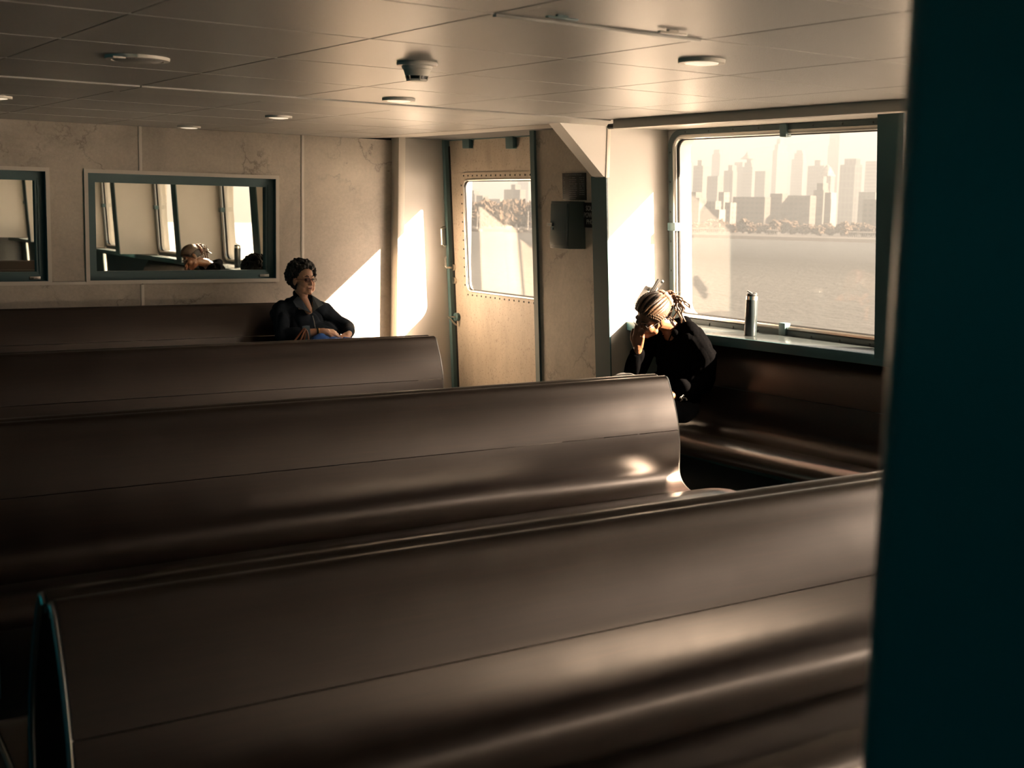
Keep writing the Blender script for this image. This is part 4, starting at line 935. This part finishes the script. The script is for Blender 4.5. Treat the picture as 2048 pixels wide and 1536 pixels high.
# brown handbag beside her
t = thing('handbag', 'brown leather handbag with tan handles beside the woman in glasses', 'handbag')
LEATH = mat('dark_leather', (0.035, 0.024, 0.016), 0.45); TANL = mat('tan_leather', (0.22, 0.075, 0.030), 0.4)
mb = MB(); mb.ell((4.20, 9.30, 0.525), (0.125, 0.085, 0.115)); mb.ell((4.20, 9.30, 0.46), (0.14, 0.09, 0.06)); blob('bag_body', mb, LEATH, t, 0.007, 3, 0.006, 12.0, 9)
for dy, top in ((-0.05, (4.300, 9.27, 0.748)), (0.035, (4.318, 9.33, 0.752))):
    m = MB(); P_ = catmull([(4.19, 9.29 + dy, 0.60), (4.235, 9.28 + dy, 0.67), top, (4.315, 9.30 + dy, 0.66), (4.285, 9.30 + dy, 0.575)], 6)
    m.tube(P_, 0.0075, 8); m.build('handle', TANL, t)
for q in ((4.19, 9.225, 0.60), (4.285, 9.225, 0.575)):
    m = MB(); m.tube([(q[0] + 0.014 * math.cos(a), q[1], q[2] + 0.014 * math.sin(a)) for a in [i * math.pi / 6 for i in range(12)]], 0.003, 6, closed=True); m.build('ring', GOLD, t)
m = MB(); m.tube(catmull([(4.10, 9.225, 0.50), (4.13, 9.215, 0.60), (4.18, 9.22, 0.615), (4.22, 9.215, 0.52)], 5), 0.004, 6); m.build('piping', TANL, t)

# ---------------------------------------------------------------- woman with braids
SKIN2 = mat('skin_brown', (0.13, 0.056, 0.027), 0.45, Subsurface_Weight=0.08); LIP2 = mat('lip_brown', (0.26, 0.10, 0.08), 0.5)
HOOD = mat('black_hoodie', (0.006, 0.006, 0.007), 0.95, spec=0.0, build=b_cloth((0.0010, 0.0011, 0.0013), (0.0020, 0.0019, 0.0020), 150))
p2 = thing('person', 'person with golden braids in a black hoodie, bent forward with head resting on hand', 'person')
H2 = Vector((5.205, 6.06, 1.085)); M2 = frame((-0.87, 0.02, -0.50), (-0.42, -0.38, 0.82)); S2 = 1.06
T2 = lambda x, y, z: H2 + M2 @ (Vector((x, y, z)) * S2)
LS, RS = Vector((5.435, 5.925, 0.965)), Vector((5.39, 6.26, 0.955))
LE, RE = Vector((5.49, 5.865, 0.690)), Vector((5.185, 6.20, 0.655))
LW, RW_ = Vector((5.24, 5.90, 0.600)), Vector((5.135, 6.09, 0.885))
mb = MB(); head_caps(mb, H2, M2, S2)
chain(mb, [T2(0, -0.03, -0.06), (5.36, 6.09, 1.03), (5.44, 6.10, 0.95)], [0.050, 0.050, 0.07])
mb.ell((5.47, 6.10, 0.82), (0.10, 0.16, 0.18)); mb.ell((5.46, 6.10, 0.58), (0.12, 0.16, 0.16))
chain(mb, [(5.46, 6.1, 0.93), LS, Vector((5.505, 5.875, 0.83)), LE, LW], [0.06, 0.052, 0.046, 0.038, 0.028]); chain(mb, [(5.46, 6.1, 0.93), RS, RE, RW_], [0.06, 0.052, 0.040, 0.027])
hand_caps(mb, RW_, (-0.12, -0.18, 1.0), (-0.75, -0.45, -0.1), -1, (0.25, 0.5, 0.4), 0.9)
hand_caps(mb, LW, (-0.9, 0.25, -0.25), (0.1, -0.6, 0.8), -1, (0.4, 0.6, 0.5))
for y0, y1 in ((6.00, 5.97), (6.20, 6.25)):
    chain(mb, [(5.45, y0, 0.50), (4.99, y1, 0.485), (5.03, y1, 0.10)], [0.075, 0.052, 0.036]); cap(mb, (5.03, y1, 0.05), (4.89, y1, 0.04), 0.035, 0.030)
blob('body', mb, SKIN2, p2, 0.0042, 3)
face_parts(p2, H2, M2, LIP2, S2)
glasses(p2, H2, M2, S2, mat('thin_black_frame', (0.02, 0.018, 0.016), 0.35))
# hoodie
mb = MB(); mb.ell((5.485, 6.10, 0.82), (0.135, 0.185, 0.21)); mb.ell((5.455, 6.10, 0.60), (0.165, 0.195, 0.17))
chain(mb, [(5.46, 6.06, 0.965), LS], [0.085, 0.080]); chain(mb, [(5.45, 6.14, 0.96), RS], [0.085, 0.080])
chain(mb, [LS, Vector((5.505, 5.875, 0.83)), LE, LE.lerp(LW, 0.75)], [0.082, 0.082, 0.074, 0.058]); chain(mb, [RS, RE, RE.lerp(RW_, 0.82)], [0.080, 0.068, 0.050])
chain(mb, [(5.36, 5.99, 0.985), (5.47, 6.04, 1.020), (5.50, 6.10, 1.020), (5.46, 6.18, 1.005), (5.37, 6.19, 0.975)], [0.038, 0.048, 0.052, 0.048, 0.038])
blob('hoodie', mb, HOOD, p2, 0.0055, 4, 0.022, 8.0, 11)
m = MB(); 
for k_ in range(2):
    y = 6.04 + 0.07 * k_; m2 = MB(); m2.tube(catmull([(5.36, y, 0.97), (5.325, y - 0.005, 0.90), (5.32, y, 0.80), (5.315, y, 0.72)], 4), 0.004, 6); m2.build('drawstring', HOOD, p2)
mb = MB(); mb.ell((5.46, 6.10, 0.50), (0.14, 0.19, 0.095))
for y0, y1 in ((6.00, 5.97), (6.20, 6.25)):
    chain(mb, [(5.45, y0, 0.50), (4.99, y1, 0.490), (5.03, y1, 0.10)], [0.092, 0.068, 0.052])
    s_ = MB(); cap(s_, (5.05, y1, 0.045), (4.88, y1, 0.040), 0.044, 0.040); blob('shoe', s_, SHOE, p2, 0.008, 2)
blob('trousers', mb, TROUS, p2, 0.008, 3, 0.006, 10.0, 14)
# braided hair
def b_braid(t, b):
    n = noise_tex(t, coords(t), 260, 2); t.links.new(ramp(t, n.outputs['Fac'], [(0.40, (0.008, 0.0035, 0.0015)), (0.62, (0.088, 0.045, 0.019))]).outputs[0], b.inputs['Base Color'])
BRAID = mat('golden_braid', (0.42, 0.24, 0.11), 0.5, build=b_braid)
mb = MB(); mb.ell(T2(0, -0.022, 0.040), (0.083 * S2, 0.096 * S2, 0.090 * S2), M2, 28, 18)
hair = mb.build('hair', mat('dark_roots', (0.008, 0.005, 0.004), 0.7), p2)
TIE = Vector((0.0, -0.112, 0.045))
def on_skull(d, k=1.0):
    d = d.normalized(); return Vector((0, -0.016, 0.036)) + Vector((d.x * 0.085, d.y * 0.100, d.z * 0.094)) * k
def braid(path, r, nm='braid', par=None):
    n = len(path); rs = [r * (0.80 + 0.32 * abs(math.sin(i * 1.55))) * (0.75 if i in (0, n - 1) else 1) for i in range(n)]
    m = MB(); m.tube(path, rs, 8); return m.build(nm, BRAID, par or hair)
NB = 19
for i in range(NB):
    a = math.radians(-118 + 236 * i / (NB - 1))           # angle round the hairline, 0 = top of forehead
    s0 = Vector((math.sin(a) * 0.95, 0.58 + 0.42 * math.cos(a), 0.36 * math.cos(a) + 0.08)); e0 = TIE - Vector((0, -0.016, 0.036)); e0 = Vector((e0.x / 0.085, e0.y / 0.1, e0.z / 0.094))
    s0 = s0.normalized(); e1 = e0.normalized(); pts = []
    om = s0.angle(e1)
    for j in range(34):
        f = j / 33; d = (s0 * math.sin((1 - f) * om) + e1 * math.sin(f * om)) / math.sin(om)
        d += Vector((0, 0, 0.05 * math.sin(f * math.pi))); pts.append(T2(*on_skull(d, 1.045 + 0.03 * math.sin(f * math.pi))))
    braid(pts, 0.0090 * S2)
# scrunchie and loose ends
m = MB(); cen = T2(0, -0.122, 0.052); ax = (M2 @ Vector((0, -1, 0.15))).normalized(); a1 = ax.orthogonal().normalized(); a2 = ax.cross(a1)
m.tube([cen + (a1 * math.cos(q) + a2 * math.sin(q)) * 0.040 for q in [i * math.pi / 14 for i in range(28)]], [0.021 + 0.004 * math.sin(i * 2.3) for i in range(28)], 10, closed=True)
m.build('hair_band', mat('pink_brown_knit', (0.12, 0.06, 0.042), 0.85), p2)
rnd = random.Random(5)
for i in range(15):
    st = cen + ax * 0.010 + (a1 * rnd.uniform(-1, 1) + a2 * rnd.uniform(-1, 1)) * 0.022
    tgt = Vector((rnd.uniform(0.03, 0.15), rnd.uniform(-0.09, 0.00), rnd.uniform(-0.15, -0.04))); out = ax * rnd.uniform(0.03, 0.07) + Vector((0.02, -0.02, 0.03))
    pts = []
    for j in range(26):
        f = j / 25; b_ = st * (1 - f) ** 2 + (st + out) * 2 * f * (1 - f) + (st + tgt) * f * f
        w = 0.010 * f; pts.append(b_ + Vector((math.cos(j * 0.95 + i), math.sin(j * 0.95 + i) * 0.8, 0.3 * math.sin(j * 0.95))) * w)
    braid(pts, 0.0058, 'loose_strand', p2)
m = MB(); m.tube(catmull([cen + Vector((0, 0, 0.01)), cen + Vector((0.06, -0.03, 0.04)), cen + Vector((0.12, -0.06, 0.02)), cen + Vector((0.13, -0.07, -0.04))], 8), 0.0022, 6); m.build('loop_strand', BRAID, p2)
m = MB(); rnd = random.Random(12)
for i in range(11):
    c = Vector((5.268 + rnd.random() * 0.055, 5.822 + 0.012 * rnd.random(), 0.585 + rnd.random() * 0.034)); a0 = rnd.random() * 6
    m.tube([c + Vector((0.007 * math.cos(a0 + q * 0.8), -0.0015, 0.006 * math.sin(a0 + q * 0.8))) for q in range(5)], 0.0016, 5)
m.build('white_print', mat('white_print', (0.30, 0.28, 0.25), 0.8), p2)['kind'] = 'stuff'
p2.location = (-0.075, 0.0, 0.012)
# striped bundle on the knees
t = thing('striped_bundle', 'grey and white striped cloth bundle on the knees of the braided woman', 'cloth')
def b_str(t_, b):
    w = N(t_, 'ShaderNodeTexWave'); w.inputs['Scale'].default_value = 9.0; w.inputs['Distortion'].default_value = 6.0; t_.links.new(coords(t_), w.inputs['Vector'])
    t_.links.new(ramp(t_, w.outputs['Fac'], [(0.4, (0.006, 0.006, 0.006)), (0.6, (0.028, 0.026, 0.023))]).outputs[0], b.inputs['Base Color'])
mb = MB(); mb.ell((4.955, 6.08, 0.655), (0.105, 0.13, 0.100)); mb.ell((5.05, 6.02, 0.64), (0.08, 0.08, 0.08)); blob('bundle_cloth', mb, mat('striped_cloth', (0.3, 0.3, 0.3), 0.9, build=b_str), t, 0.006, 3, 0.012, 10, 3)
